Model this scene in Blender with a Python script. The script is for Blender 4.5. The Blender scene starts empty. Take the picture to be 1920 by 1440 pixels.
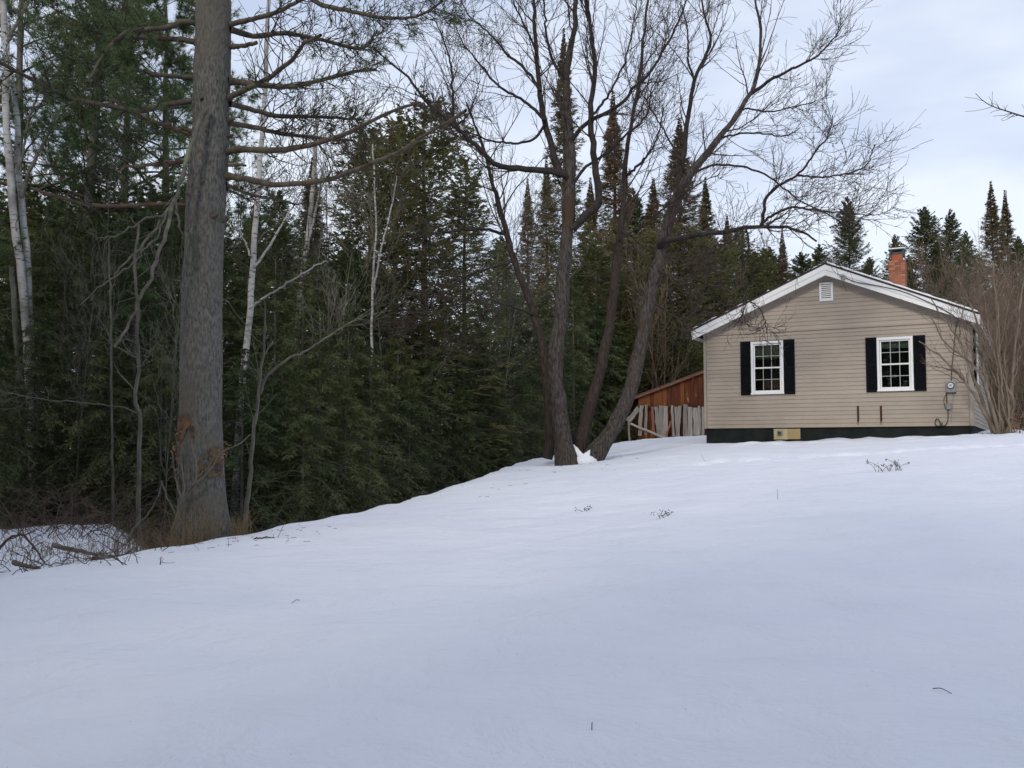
import bpy, math, random
import numpy as np
from mathutils import Vector, Matrix

random.seed(7)
RNG = np.random.default_rng(11)
SC = bpy.context.scene
COL = SC.collection
R = math.radians

# ------------------------------------------------------------------ camera, sky, sun, exposure
EYE = 1.6
PITCH = math.atan(124 / 1860.0)
FPX = 1860.0
cam_d = bpy.data.cameras.new('camera')
cam_d.sensor_width = 36.0
cam_d.lens = 36.0 * FPX / 1920.0
cam_d.clip_start = 0.05
cam_d.clip_end = 3000.0
cam = bpy.data.objects.new('camera', cam_d)
COL.objects.link(cam)
cam.location = (0, 0, EYE)
cam.rotation_euler = (math.pi / 2 + PITCH, 0, 0)
SC.camera = cam

SUN_ELEV, SUN_AZ = R(29), R(200)          # azimuth clockwise from +Y: behind the camera, a little to its left
world = bpy.data.worlds.new('World')
SC.world = world
world.use_nodes = True
nt = world.node_tree
nt.nodes.clear()
N = nt.nodes.new
out = N('ShaderNodeOutputWorld'); bg = N('ShaderNodeBackground')
sky = N('ShaderNodeTexSky'); sky.sky_type = 'NISHITA'; sky.sun_disc = False
sky.sun_elevation = SUN_ELEV; sky.sun_rotation = SUN_AZ; sky.altitude = 200
sky.air_density = 1.0; sky.dust_density = 1.5; sky.ozone_density = 1.5
tc = N('ShaderNodeTexCoord'); mp = N('ShaderNodeMapping'); mp.inputs['Scale'].default_value = (1.0, 1.0, 2.6)
nz = N('ShaderNodeTexNoise'); nz.inputs['Scale'].default_value = 1.9; nz.inputs['Detail'].default_value = 5; nz.inputs['Roughness'].default_value = .5
cr = N('ShaderNodeValToRGB')
cr.color_ramp.elements[0].position = .40; cr.color_ramp.elements[0].color = (6.1, 7.0, 9.0, 1)
cr.color_ramp.elements[1].position = .58; cr.color_ramp.elements[1].color = (9.3, 9.9, 11.0, 1)
mx = N('ShaderNodeMix'); mx.data_type = 'RGBA'; mx.inputs['Factor'].default_value = .84
L = nt.links.new
L(tc.outputs['Generated'], mp.inputs['Vector']); L(mp.outputs['Vector'], nz.inputs['Vector'])
L(nz.outputs['Fac'], cr.inputs['Fac']); L(sky.outputs['Color'], mx.inputs['A']); L(cr.outputs['Color'], mx.inputs['B'])
L(mx.outputs['Result'], bg.inputs['Color']); bg.inputs['Strength'].default_value = .1
L(bg.outputs['Background'], out.inputs['Surface'])

sun_d = bpy.data.lights.new('sun', 'SUN'); sun_d.energy = 1.5; sun_d.angle = R(11); sun_d.color = (1, .91, .80)
sun = bpy.data.objects.new('sun', sun_d); COL.objects.link(sun)
sdir = Vector((math.sin(SUN_AZ) * math.cos(SUN_ELEV), math.cos(SUN_AZ) * math.cos(SUN_ELEV), math.sin(SUN_ELEV)))
sun.rotation_euler = sdir.to_track_quat('Z', 'Y').to_euler()

SC.view_settings.view_transform = 'Standard'
SC.view_settings.look = 'None'
SC.view_settings.exposure = 0.1
SC.view_settings.gamma = 1.0
SC.view_settings.use_curve_mapping = False
SC.render.engine = 'CYCLES'
cy = SC.cycles
cy.max_bounces = 6; cy.diffuse_bounces = 3; cy.glossy_bounces = 3; cy.transparent_max_bounces = 8; cy.transmission_bounces = 4
cy.sample_clamp_indirect = 4.0
cy.use_denoising = True
cy.use_adaptive_sampling = False

# ------------------------------------------------------------------ pixel <-> place helpers (1920 x 1440 photograph)
def ray(u, v):
    a = (u - 960.0) / FPX; b = (720.0 - v) / FPX
    den = math.cos(PITCH) - b * math.sin(PITCH)
    return a / den, (math.sin(PITCH) + b * math.cos(PITCH)) / den

def at(u, v, Y):
    x, z = ray(u, v)
    return np.array((x * Y, Y, EYE + z * Y))

def place(o, parent=None):
    COL.objects.link(o)
    if parent is not None: o.parent = parent
    return o

def tag(o, label=None, cat=None, group=None, kind=None):
    if label: o['label'] = label
    if cat: o['category'] = cat
    if group: o['group'] = group
    if kind: o['kind'] = kind
    return o

def empty(name, loc=(0, 0, 0), rz=0.0, label=None, cat=None, group=None):
    o = bpy.data.objects.new(name, None); COL.objects.link(o)
    o.empty_display_size = .3
    o.location = loc; o.rotation_euler = (0, 0, rz)
    return tag(o, label, cat, group)

# ------------------------------------------------------------------ materials
def new_mat(name):
    m = bpy.data.materials.new(name); m.use_nodes = True
    t = m.node_tree; t.nodes.clear()
    o = t.nodes.new('ShaderNodeOutputMaterial'); p = t.nodes.new('ShaderNodeBsdfPrincipled')
    t.links.new(p.outputs['BSDF'], o.inputs['Surface'])
    return m, t, p

def mixc(t, fac, a, b):
    n = t.nodes.new('ShaderNodeMix'); n.data_type = 'RGBA'
    for sock, val in (('Factor', fac), ('A', a), ('B', b)):
        if hasattr(val, 'is_output'): t.links.new(val, n.inputs[sock])
        elif sock == 'Factor': n.inputs[sock].default_value = val
        else: n.inputs[sock].default_value = (*val, 1)
    return n.outputs['Result']

def ramp(t, src, lo, hi, a=0.0, b=1.0):
    n = t.nodes.new('ShaderNodeMapRange'); n.inputs['From Min'].default_value = lo; n.inputs['From Max'].default_value = hi
    n.inputs['To Min'].default_value = a; n.inputs['To Max'].default_value = b
    t.links.new(src, n.inputs['Value']); return n.outputs['Result']

def noise(t, scale, stretch=(1, 1, 1), detail=5, rough=.6, coord='Object', dist=0.0):
    c = t.nodes.new('ShaderNodeTexCoord'); m = t.nodes.new('ShaderNodeMapping'); m.inputs['Scale'].default_value = stretch
    n = t.nodes.new('ShaderNodeTexNoise'); n.inputs['Scale'].default_value = scale; n.inputs['Detail'].default_value = detail
    n.inputs['Roughness'].default_value = rough; n.inputs['Distortion'].default_value = dist
    t.links.new(c.outputs[coord], m.inputs['Vector']); t.links.new(m.outputs['Vector'], n.inputs['Vector'])
    return n.outputs['Fac']

def bump(t, p, src, strength, dist=.02):
    b = t.nodes.new('ShaderNodeBump'); b.inputs['Strength'].default_value = strength; b.inputs['Distance'].default_value = dist
    t.links.new(src, b.inputs['Height']); t.links.new(b.outputs['Normal'], p.inputs['Normal'])

def surf(name, c1, c2, scale=4, stretch=(1, 1, 1), rough=.85, bmp=.3, bscale=None, spec=.25, lo=.35, hi=.65, c3=None, c3scale=1.3, c3lo=.55, c3hi=.7, objrand=0.0, dist=.02, coord='Object', metal=0.0):
    m, t, p = new_mat(name)
    n1 = noise(t, scale, stretch, coord=coord)
    col = mixc(t, ramp(t, n1, lo, hi), c1, c2)
    if c3 is not None:
        n3 = noise(t, c3scale, (1, 1, 1), coord=coord)
        col = mixc(t, ramp(t, n3, c3lo, c3hi), col, c3)
    if objrand:
        oi = t.nodes.new('ShaderNodeObjectInfo')
        hv = t.nodes.new('ShaderNodeHueSaturation')
        t.links.new(ramp(t, oi.outputs['Random'], 0, 1, 1 - objrand, 1 + objrand), hv.inputs['Value'])
        t.links.new(col, hv.inputs['Color']); col = hv.outputs['Color']
    t.links.new(col, p.inputs['Base Color'])
    p.inputs['Roughness'].default_value = rough; p.inputs['Specular IOR Level'].default_value = spec; p.inputs['Metallic'].default_value = metal
    if bmp:
        bump(t, p, noise(t, bscale or scale * 2, stretch, coord=coord), bmp, dist)
    return m

def foliage(name, c1, c2, c3, c3amt=.12, objrand=.25, huerand=.03):
    """leaf colour differs from spray to spray and from tree to tree"""
    m, t, p = new_mat(name)
    g = t.nodes.new('ShaderNodeNewGeometry')
    col = mixc(t, g.outputs['Random Per Island'], c1, c2)
    n3 = noise(t, .9, (1, 1, 1), detail=4)
    col = mixc(t, ramp(t, n3, .5, .75, 0, c3amt * 4), col, c3)
    oi = t.nodes.new('ShaderNodeObjectInfo'); hv = t.nodes.new('ShaderNodeHueSaturation')
    t.links.new(ramp(t, oi.outputs['Random'], 0, 1, 1 - objrand, 1 + objrand), hv.inputs['Value'])
    t.links.new(ramp(t, oi.outputs['Random'], 0, 1, .5 + huerand, .5 - huerand), hv.inputs['Hue'])
    t.links.new(col, hv.inputs['Color'])
    t.links.new(hv.outputs['Color'], p.inputs['Base Color'])
    p.inputs['Roughness'].default_value = .7; p.inputs['Specular IOR Level'].default_value = .2
    tl = t.nodes.new('ShaderNodeBsdfTranslucent'); ms = t.nodes.new('ShaderNodeMixShader'); ms.inputs['Fac'].default_value = .32
    t.links.new(hv.outputs['Color'], tl.inputs['Color']); t.links.new(p.outputs['BSDF'], ms.inputs[1]); t.links.new(tl.outputs['BSDF'], ms.inputs[2])
    t.links.new(ms.outputs['Shader'], [n for n in t.nodes if n.type == 'OUTPUT_MATERIAL'][0].inputs['Surface'])
    return m

M = {}
M['hemlock'] = foliage('hemlock needles', (.054, .082, .033), (.165, .195, .078), (.21, .19, .105), .16)
M['cedar'] = foliage('cedar sprays', (.10, .11, .042), (.24, .225, .095), (.26, .19, .11), .14)
M['spruce'] = foliage('spruce needles', (.075, .095, .042), (.175, .185, .075), (.21, .155, .08), .14)
M['fir'] = foliage('fir needles', (.10, .094, .05), (.24, .195, .105), (.27, .18, .10), .22)
M['pine'] = foliage('pine needles', (.070, .11, .048), (.165, .21, .09), (.13, .12, .06), .06)
M['conifer_bark'] = surf('conifer bark', (.10, .085, .07), (.17, .15, .13), 6, (1, 1, .3), bmp=.5)
M['pine_bark'] = surf('white pine bark', (.058, .056, .050), (.155, .150, .135), 42, (1, 1, .3), bmp=1.0, bscale=70, dist=.012, lo=.36, hi=.62, c3=(.11, .10, .08), c3scale=1.3, c3lo=.5, c3hi=.7)
M['pine_limb'] = surf('pine limb bark', (.055, .042, .032), (.12, .10, .075), 9, (1, 1, 1), bmp=.5, c3=(.095, .10, .05), c3scale=2.0, c3lo=.53, c3hi=.68)
M['pine_twig'] = surf('bare pine twig', (.026, .021, .018), (.055, .045, .036), 6, bmp=0)
M['pine_limb_red'] = surf('dead pine limb', (.085, .056, .04), (.165, .115, .085), 8, (1, 1, 1), bmp=.4, c3=(.15, .15, .08), c3scale=2.2)
M['grey_limb'] = surf('lichen grey dead limb', (.070, .064, .052), (.15, .14, .118), 9, (1, 1, 1), bmp=.5, c3=(.2, .22, .14), c3scale=3)
M['wound'] = surf('scraped orange wood', (.095, .056, .034), (.20, .108, .052), 22, (1, 1, .25), bmp=.8, c3=(.07, .042, .03), c3scale=9, c3lo=.48, c3hi=.58)
M['old_wound'] = surf('browned bare wood', (.070, .050, .036), (.135, .092, .055), 18, (1, 1, .3), bmp=.8, c3=(.05, .036, .03), c3scale=8, c3lo=.48, c3hi=.6)
M['maple_bark'] = surf('furrowed grey bark', (.024, .020, .017), (.090, .078, .068), 30, (1, 1, .25), bmp=1.0, bscale=50, dist=.015, lo=.38, hi=.62, c3=(.060, .040, .027), c3scale=.8, c3lo=.53, c3hi=.62)
M['maple_dark'] = surf('dark wet bark', (.022, .016, .013), (.062, .048, .038), 28, (1, 1, .2), bmp=1.0, bscale=36, dist=.02, c3=(.040, .029, .021), c3scale=1.0)
M['maple_limb'] = surf('bare limb bark', (.018, .014, .013), (.046, .036, .032), 8, bmp=.4)
M['twig'] = surf('bare twig bark', (.036, .027, .024), (.088, .066, .056), 5, bmp=0)
M['brush_twig'] = surf('brown brush twig', (.10, .07, .052), (.19, .14, .105), 3, bmp=0, objrand=.2)
M['grey_twig'] = surf('grey dead twig', (.095, .09, .068), (.185, .178, .138), 3, bmp=0, objrand=.2)
M['sapling_bark'] = surf('grey sapling bark', (.080, .073, .058), (.165, .154, .122), 7, (1, 1, .6), bmp=.3)
M['cane'] = surf('bramble cane', (.050, .032, .026), (.12, .082, .064), 4, bmp=0)
M['dry_grass'] = surf('dry grass', (.13, .09, .05), (.25, .18, .10), 3, bmp=0)
M['dead_leaf'] = surf('dead leaf', (.12, .07, .045), (.21, .125, .075), 6, bmp=0)
M['log_bark'] = surf('dead log bark', (.075, .058, .045), (.20, .17, .14), 9, (.4, 1, 1), bmp=.8)

def birch_mat():
    m, t, p = new_mat('white birch bark')
    n1 = noise(t, 4.5, (1, 1, 6), detail=5, rough=.7)
    col = mixc(t, ramp(t, n1, .54, .62), (.43, .42, .40), (.045, .04, .036))
    n2 = noise(t, 1.6, (1, 1, 1.0), detail=3)
    col = mixc(t, ramp(t, n2, .46, .66), col, (.22, .21, .20))
    t.links.new(col, p.inputs['Base Color']); p.inputs['Roughness'].default_value = .7; p.inputs['Specular IOR Level'].default_value = .25
    bump(t, p, n1, .3, .01)
    return m
M['birch'] = birch_mat()

def snow_mat():
    m, t, p = new_mat('snow')
    at_ = t.nodes.new('ShaderNodeAttribute'); at_.attribute_name = 'litter'
    n0 = noise(t, 1.7, (1, 1, 1), detail=7, rough=.7)
    add = t.nodes.new('ShaderNodeMath'); add.operation = 'ADD'
    t.links.new(at_.outputs['Fac'], add.inputs[0]); t.links.new(ramp(t, n0, .3, .7, -.35, .35), add.inputs[1])
    fac = ramp(t, add.outputs[0], .47, .56)
    ns = noise(t, .35, (1, 1.6, 1), detail=4)
    snow = mixc(t, ramp(t, ns, .35, .65), (.745, .765, .845), (.795, .81, .875))
    sp = noise(t, 45, (1, .4, 1), detail=2, rough=.5)
    snow = mixc(t, ramp(t, sp, .735, .77, 0, .45), snow, (.45, .42, .38))
    nl = noise(t, 9, detail=6, rough=.8)
    litter = mixc(t, ramp(t, nl, .35, .65), (.035, .026, .018), (.10, .075, .05))
    col = mixc(t, fac, snow, litter)
    t.links.new(col, p.inputs['Base Color']); p.inputs['Roughness'].default_value = .65; p.inputs['Specular IOR Level'].default_value = .3
    # crust, wind ripples and fine grain
    a = noise(t, 1.5, (1, 1.15, 1), detail=8, rough=.62, dist=.6)
    b = noise(t, 22, (.8, 1.2, 1), detail=6, rough=.7)
    s = t.nodes.new('ShaderNodeMath'); s.operation = 'MULTIPLY_ADD'; s.inputs[1].default_value = .12
    t.links.new(b, s.inputs[0]); t.links.new(a, s.inputs[2])
    bump(t, p, s.outputs[0], .65, .13)
    return m
M['snow'] = snow_mat()
M['clean_snow'] = surf('clean snow', (.775, .79, .835), (.82, .83, .865), 3, rough=.65, bmp=.3)

def siding_mat(name, c1, c2):
    m, t, p = new_mat(name)
    n1 = noise(t, 1.2, (1, 1, 1.5), detail=5)
    col = mixc(t, ramp(t, n1, .3, .7), c1, c2)
    n2 = noise(t, 7, (.35, 1, 2.5), detail=6, rough=.75)
    col = mixc(t, ramp(t, n2, .6, .8, 0, .35), col, (c1[0] * .7, c1[1] * .68, c1[2] * .62))
    # splashed dirt along the lowest boards and faint run marks
    cc_ = t.nodes.new('ShaderNodeTexCoord'); sx_ = t.nodes.new('ShaderNodeSeparateXYZ'); t.links.new(cc_.outputs['Object'], sx_.inputs[0])
    n4 = noise(t, 3.5, (1, 1, 1), detail=6, rough=.7); ad_ = t.nodes.new('ShaderNodeMath'); ad_.operation = 'MULTIPLY_ADD'; ad_.inputs[1].default_value = .75
    t.links.new(n4, ad_.inputs[0]); t.links.new(sx_.outputs['Z'], ad_.inputs[2])
    col = mixc(t, ramp(t, ad_.outputs[0], .82, 1.25, .42, 0), col, (.24, .20, .14))
    n5 = noise(t, 2.2, (3.2, 1, .22), detail=4, rough=.6)
    col = mixc(t, ramp(t, n5, .58, .78, 0, .16), col, (.27, .225, .17))
    oi = t.nodes.new('ShaderNodeObjectInfo'); hv = t.nodes.new('ShaderNodeHueSaturation')
    t.links.new(ramp(t, oi.outputs['Random'], 0, 1, .93, 1.05), hv.inputs['Value']); t.links.new(col, hv.inputs['Color'])
    t.links.new(hv.outputs['Color'], p.inputs['Base Color']); p.inputs['Roughness'].default_value = .55; p.inputs['Specular IOR Level'].default_value = .3
    bump(t, p, noise(t, 30, (.08, 1, 1), detail=3), .12, .004)
    return m
M['siding'] = siding_mat('tan vinyl siding', (.350, .299, .246), (.402, .345, .284))
M['trim'] = surf('white trim', (.78, .79, .78), (.84, .84, .83), 2.5, (1, 1, 1), rough=.5, bmp=.1, c3=(.64, .66, .60), c3scale=3.5, c3lo=.58, c3hi=.75)
M['shutter'] = surf('black shutter', (.006, .0065, .009), (.010, .011, .013), 3, rough=.7, bmp=.05, spec=.04)
M['foundation'] = surf('dark green foundation', (.011, .014, .014), (.020, .025, .023), 3, rough=.8, bmp=.3, spec=.1)
M['shingle'] = surf('dark asphalt shingle', (.025, .024, .026), (.05, .048, .05), 20, rough=.9, bmp=.5)
M['dark_room'] = surf('unlit room wall', (.34, .31, .27), (.38, .35, .30), 2, bmp=0)
M['blind'] = surf('grey green window shade', (.30, .36, .30), (.36, .42, .36), 3, (4, 1, .3), bmp=0)
M['curtain'] = surf('brown curtain', (.20, .11, .06), (.26, .16, .09), 3, (4, 1, .3), bmp=0)
M['muntin'] = surf('grey grid bar', (.36, .37, .38), (.42, .43, .43), 3, rough=.5, bmp=0)
M['brick'] = surf('red orange brick', (.22, .080, .048), (.34, .135, .08), 5, rough=.9, bmp=.4, bscale=40, objrand=.3, dist=.006)
M['mortar'] = surf('mortar', (.30, .20, .15), (.38, .27, .21), 12, rough=.95, bmp=.4)
M['flue'] = surf('terracotta flue', (.30, .09, .05), (.38, .13, .07), 6, bmp=.2)
M['metal'] = surf('galvanised grey metal', (.20, .21, .21), (.30, .30, .30), 6, rough=.5, bmp=.05, spec=.5)
M['dark_metal'] = surf('dark metal', (.03, .032, .035), (.06, .06, .062), 8, rough=.5, bmp=.1, spec=.4)
M['rust'] = surf('rusty dark iron', (.035, .012, .012), (.075, .028, .02), 12, rough=.8, bmp=.4)
M['black_wire'] = surf('dark cable', (.05, .045, .042), (.08, .07, .065), 4, rough=.6, bmp=0)
M['yellow_panel'] = surf('faded yellow vent panel', (.40, .345, .19), (.48, .42, .25), 5, rough=.7, bmp=.15)
M['ochre_panel'] = surf('ochre vent panel', (.34, .25, .12), (.40, .30, .15), 5, rough=.7, bmp=.15)
M['meter_face'] = surf('white meter face', (.62, .63, .66), (.7, .7, .72), 5, rough=.3, bmp=0)
M['grey_plank'] = surf('weathered grey plank', (.20, .175, .15), (.40, .37, .33), 9, (3, 1, .18), bmp=.8, bscale=14, c3=(.085, .06, .05), c3scale=5, c3lo=.58, c3hi=.7, objrand=.25)
M['red_plank'] = surf('faded red plank', (.20, .075, .055), (.30, .13, .10), 9, (3, 1, .2), bmp=.6, c3=(.26, .2, .17), c3scale=4, objrand=.2)

def shed_mat():
    m, t, p = new_mat('rust red shed board')
    n1 = noise(t, 7, (2.5, 1, .22), detail=5, rough=.65)
    col = mixc(t, ramp(t, n1, .3, .62), (.055, .018, .012), (.155, .050, .023))
    oi = t.nodes.new('ShaderNodeObjectInfo')
    col = mixc(t, ramp(t, oi.outputs['Random'], .55, 1.0, 0, .6), col, (.32, .12, .04))
    n2 = noise(t, 2.5, (2, 1, .5), detail=4)
    col = mixc(t, ramp(t, n2, .56, .66), col, (.46, .21, .075))
    t.links.new(col, p.inputs['Base Color']); p.inputs['Roughness'].default_value = .8; p.inputs['Specular IOR Level'].default_value = .2
    bump(t, p, n1, .6, .01)
    return m
M['shed'] = shed_mat()

def glass_mat():
    m = bpy.data.materials.new('window glass'); m.use_nodes = True
    t = m.node_tree; t.nodes.clear()
    o = t.nodes.new('ShaderNodeOutputMaterial'); mixs = t.nodes.new('ShaderNodeMixShader')
    tr = t.nodes.new('ShaderNodeBsdfTransparent'); tr.inputs['Color'].default_value = (.75, .78, .76, 1)
    gl = t.nodes.new('ShaderNodeBsdfGlossy'); gl.inputs['Roughness'].default_value = .02
    fr = t.nodes.new('ShaderNodeFresnel'); fr.inputs['IOR'].default_value = 1.9
    t.links.new(fr.outputs['Fac'], mixs.inputs['Fac']); t.links.new(tr.outputs['BSDF'], mixs.inputs[1]); t.links.new(gl.outputs['BSDF'], mixs.inputs[2])
    t.links.new(mixs.outputs['Shader'], o.inputs['Surface'])
    return m
M['glass'] = glass_mat()

# ------------------------------------------------------------------ mesh helpers
def mesh_np(name, chunks, mats):
    """chunks: (verts (N,3), faces (M,3|4), material index, smooth)"""
    me = bpy.data.meshes.new(name)
    vs, lv, ls, lt, mi, sm = [], [], [], [], [], []
    off = 0; loop = 0
    for V, F, m, s in chunks:
        if len(F) == 0: continue
        k = F.shape[1]
        vs.append(V); lv.append((F + off).ravel())
        ls.append(loop + np.arange(len(F)) * k); lt.append(np.full(len(F), k))
        mi.append(np.full(len(F), m)); sm.append(np.full(len(F), bool(s)))
        off += len(V); loop += len(F) * k
    V = np.concatenate(vs).astype(np.float32); lv = np.concatenate(lv).astype(np.int32)
    ls = np.concatenate(ls).astype(np.int32); lt = np.concatenate(lt).astype(np.int32)
    me.vertices.add(len(V)); me.vertices.foreach_set('co', V.ravel())
    me.loops.add(len(lv)); me.loops.foreach_set('vertex_index', lv)
    me.polygons.add(len(ls)); me.polygons.foreach_set('loop_start', ls); me.polygons.foreach_set('loop_total', lt)
    me.polygons.foreach_set('material_index', np.concatenate(mi).astype(np.int32))
    me.polygons.foreach_set('use_smooth', np.concatenate(sm))
    for m in mats: me.materials.append(m)
    me.update(calc_edges=True)
    return me

def obj_np(name, chunks, mats, parent=None, loc=None):
    if not isinstance(mats, (list, tuple)): mats = [mats]
    o = bpy.data.objects.new(name, mesh_np(name, chunks, mats))
    if loc is not None: o.location = loc
    return place(o, parent)

def norm(a):
    return a / np.maximum(np.linalg.norm(a, axis=-1, keepdims=True), 1e-9)

def tubes(P, Rr, k):
    """P (B,n,3), Rr (B,n) -> verts, quads"""
    P = np.asarray(P, float); Rr = np.asarray(Rr, float)
    B, n, _ = P.shape
    T = norm(np.gradient(P, axis=1))
    avg = norm(P[:, -1] - P[:, 0])
    ref = np.where(np.abs(avg[:, 2:3]) < .85, np.array([[0, 0, 1.]]), np.array([[1., 0, 0]]))[:, None, :]
    U = norm(np.cross(T, np.broadcast_to(ref, T.shape))); W = np.cross(T, U)
    ang = np.arange(k) * 2 * np.pi / k
    V = P[:, :, None, :] + Rr[:, :, None, None] * (np.cos(ang)[None, None, :, None] * U[:, :, None, :] + np.sin(ang)[None, None, :, None] * W[:, :, None, :])
    b = np.arange(B)[:, None, None] * n * k; i = np.arange(n - 1)[None, :, None] * k; j = np.arange(k)[None, None, :]; j2 = (j + 1) % k
    F = np.stack([b + i + j, b + i + j2, b + i + k + j2, b + i + k + j], -1).reshape(-1, 4)
    return V.reshape(-1, 3), F

_NT = np.random.default_rng(99).random((64, 64, 64))
def vnoise(p):
    p = np.asarray(p, float); i = np.floor(p).astype(int); f = p - i; f = f * f * (3 - 2 * f); i &= 63; j = (i + 1) & 63
    c = lambda a, b, d: _NT[a, b, d]
    x0, y0, z0 = i[..., 0], i[..., 1], i[..., 2]; x1, y1, z1 = j[..., 0], j[..., 1], j[..., 2]; fx, fy, fz = f[..., 0], f[..., 1], f[..., 2]
    a = c(x0, y0, z0) * (1 - fx) + c(x1, y0, z0) * fx; b = c(x0, y1, z0) * (1 - fx) + c(x1, y1, z0) * fx
    d = c(x0, y0, z1) * (1 - fx) + c(x1, y0, z1) * fx; e = c(x0, y1, z1) * (1 - fx) + c(x1, y1, z1) * fx
    return (a * (1 - fy) + b * fy) * (1 - fz) + (d * (1 - fy) + e * fy) * fz

def furrow(p, f, zf):
    """furrowed bark relief, -1 in the cracks to 0 on the plates"""
    q = p * np.array((f, f, f * zf)); w = vnoise(q * .5 + 7) * 1.6
    r = np.abs(2 * vnoise(q + w[..., None]) - 1); r2 = np.abs(2 * vnoise(q * 2.1 + 31) - 1)
    return -(1 - np.clip(r * 2.6, 0, 1)) * .75 - (1 - np.clip(r2 * 2.4, 0, 1)) * .35

def catmull(pts, n):
    pts = np.asarray(pts, float)
    P = np.vstack([2 * pts[0] - pts[1], pts, 2 * pts[-1] - pts[-2]])
    seg = np.linalg.norm(np.diff(pts, axis=0), axis=1); cum = np.r_[0, np.cumsum(seg)]
    s = np.linspace(0, cum[-1], n)
    i = np.clip(np.searchsorted(cum, s, 'right') - 1, 0, len(pts) - 2)
    t = ((s - cum[i]) / np.maximum(seg[i], 1e-9))[:, None]
    p0, p1, p2, p3 = P[i], P[i + 1], P[i + 2], P[i + 3]
    return .5 * ((2 * p1) + (-p0 + p2) * t + (2 * p0 - 5 * p1 + 4 * p2 - p3) * t ** 2 + (-p0 + 3 * p1 - 3 * p2 + p3) * t ** 3)

def limb(px, Y0, Y1, w0, w1, n=18, jit=.0, rng=RNG, power=1.0):
    """limb traced in the photograph, at its own distance; widths in photo pixels"""
    m = len(px)
    Ys = np.linspace(Y0, Y1, m)
    P = catmull([at(u, v, y) for (u, v), y in zip(px, Ys)], n)
    if jit: P[1:] += rng.normal(0, jit, (n - 1, 3))
    w = np.interp(np.linspace(0, 1, n), [a for a, _ in w0], [b for _, b in w0]) if isinstance(w0, list) else w0 + (w1 - w0) * np.linspace(0, 1, n) ** power
    return P, w / 2 / FPX * np.linspace(Y0, Y1, n)

def sample(P, Rr, idx, s):
    """points, tangents, radii at parameter s on branches idx"""
    n = P.shape[1]
    f = s * (n - 1); i = np.clip(f.astype(int), 0, n - 2); t = (f - i)
    a = P[idx, i]; b = P[idx, i + 1]
    return a + (b - a) * t[:, None], norm(b - a), Rr[idx, i] * (1 - t) + Rr[idx, i + 1] * t

def sprout(P, Rr, per, lmin, lmax, ang=(35, 65), n=5, smin=.2, up=.25, wig=.04, rk=.6, rmax=1.0, rmin=.003, rng=RNG, tipshrink=.45, flat=0.0, lscale=True):
    """children for a batch of branches (B,n,3): per per branch"""
    B = P.shape[0]
    Ln = np.linalg.norm(np.diff(P, axis=1), axis=2).sum(1)
    idx = np.repeat(np.arange(B), per); C = len(idx)
    s = smin + (1 - smin) * rng.random(C) ** .85
    p, t, r = sample(P, Rr, idx, s)
    rnd = rng.normal(size=(C, 3)); rnd[:, 2] *= (1 - flat)
    perp = norm(rnd - (rnd * t).sum(1, keepdims=True) * t)
    a = np.radians(rng.uniform(ang[0], ang[1], C))[:, None]
    d = norm(np.cos(a) * t + np.sin(a) * perp)
    ln = rng.uniform(lmin, lmax, C) * (1 - tipshrink * s)
    if lscale: ln *= np.clip(Ln[idx] / max(np.mean(Ln), 1e-6), .35, 1.6)
    ss = np.linspace(0, 1, n)
    bend = rng.normal(0, .18, (C, 3)); bend[:, 2] += up
    Q = p[:, None, :] + ln[:, None, None] * (d[:, None, :] * ss[None, :, None] + bend[:, None, :] * (ss ** 2)[None, :, None])
    w = rng.normal(0, wig, (C, n, 3)); w[:, 0] = 0
    Q = Q + np.cumsum(w, axis=1) * ln[:, None, None] * .6
    r0 = np.clip(r * rk, rmin, rmax)
    RR = r0[:, None] * (1 - .75 * ss[None, :]); RR = np.maximum(RR, rmin * .7)
    return Q, RR

def box(x0, x1, y0, y1, z0, z1):
    V = np.array([(x0, y0, z0), (x1, y0, z0), (x1, y1, z0), (x0, y1, z0), (x0, y0, z1), (x1, y0, z1), (x1, y1, z1), (x0, y1, z1)], float)
    return V, np.array(BOXF)
BOXF = [(3, 2, 1, 0), (4, 5, 6, 7), (0, 1, 5, 4), (1, 2, 6, 5), (2, 3, 7, 6), (3, 0, 4, 7)]

def boxes(name, lst, mat, parent, bev=0.0):
    ch = [(*box(*b), 0, False) for b in lst]
    o = obj_np(name, ch, mat, parent)
    if bev:
        md = o.modifiers.new('bevel', 'BEVEL'); md.width = bev; md.segments = 1; md.limit_method = 'ANGLE'
    return o

def hexa(name, V8, mat, parent):
    return obj_np(name, [(np.array(V8, float), np.array(BOXF), 0, False)], mat, parent)

def prism(name, poly, y0, y1, mat, parent):
    """polygon in x-z extruded along y"""
    n = len(poly); import bmesh
    bm = bmesh.new()
    a = [bm.verts.new((x, y0, z)) for x, z in poly]; b = [bm.verts.new((x, y1, z)) for x, z in poly]
    bm.faces.new(a); bm.faces.new(b[::-1])
    for i in range(n): bm.faces.new((a[i], b[i], b[(i + 1) % n], a[(i + 1) % n]))
    bmesh.ops.recalc_face_normals(bm, faces=bm.faces)
    me = bpy.data.meshes.new(name); bm.to_mesh(me); bm.free(); me.materials.append(mat)
    return place(bpy.data.objects.new(name, me), parent)

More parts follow.
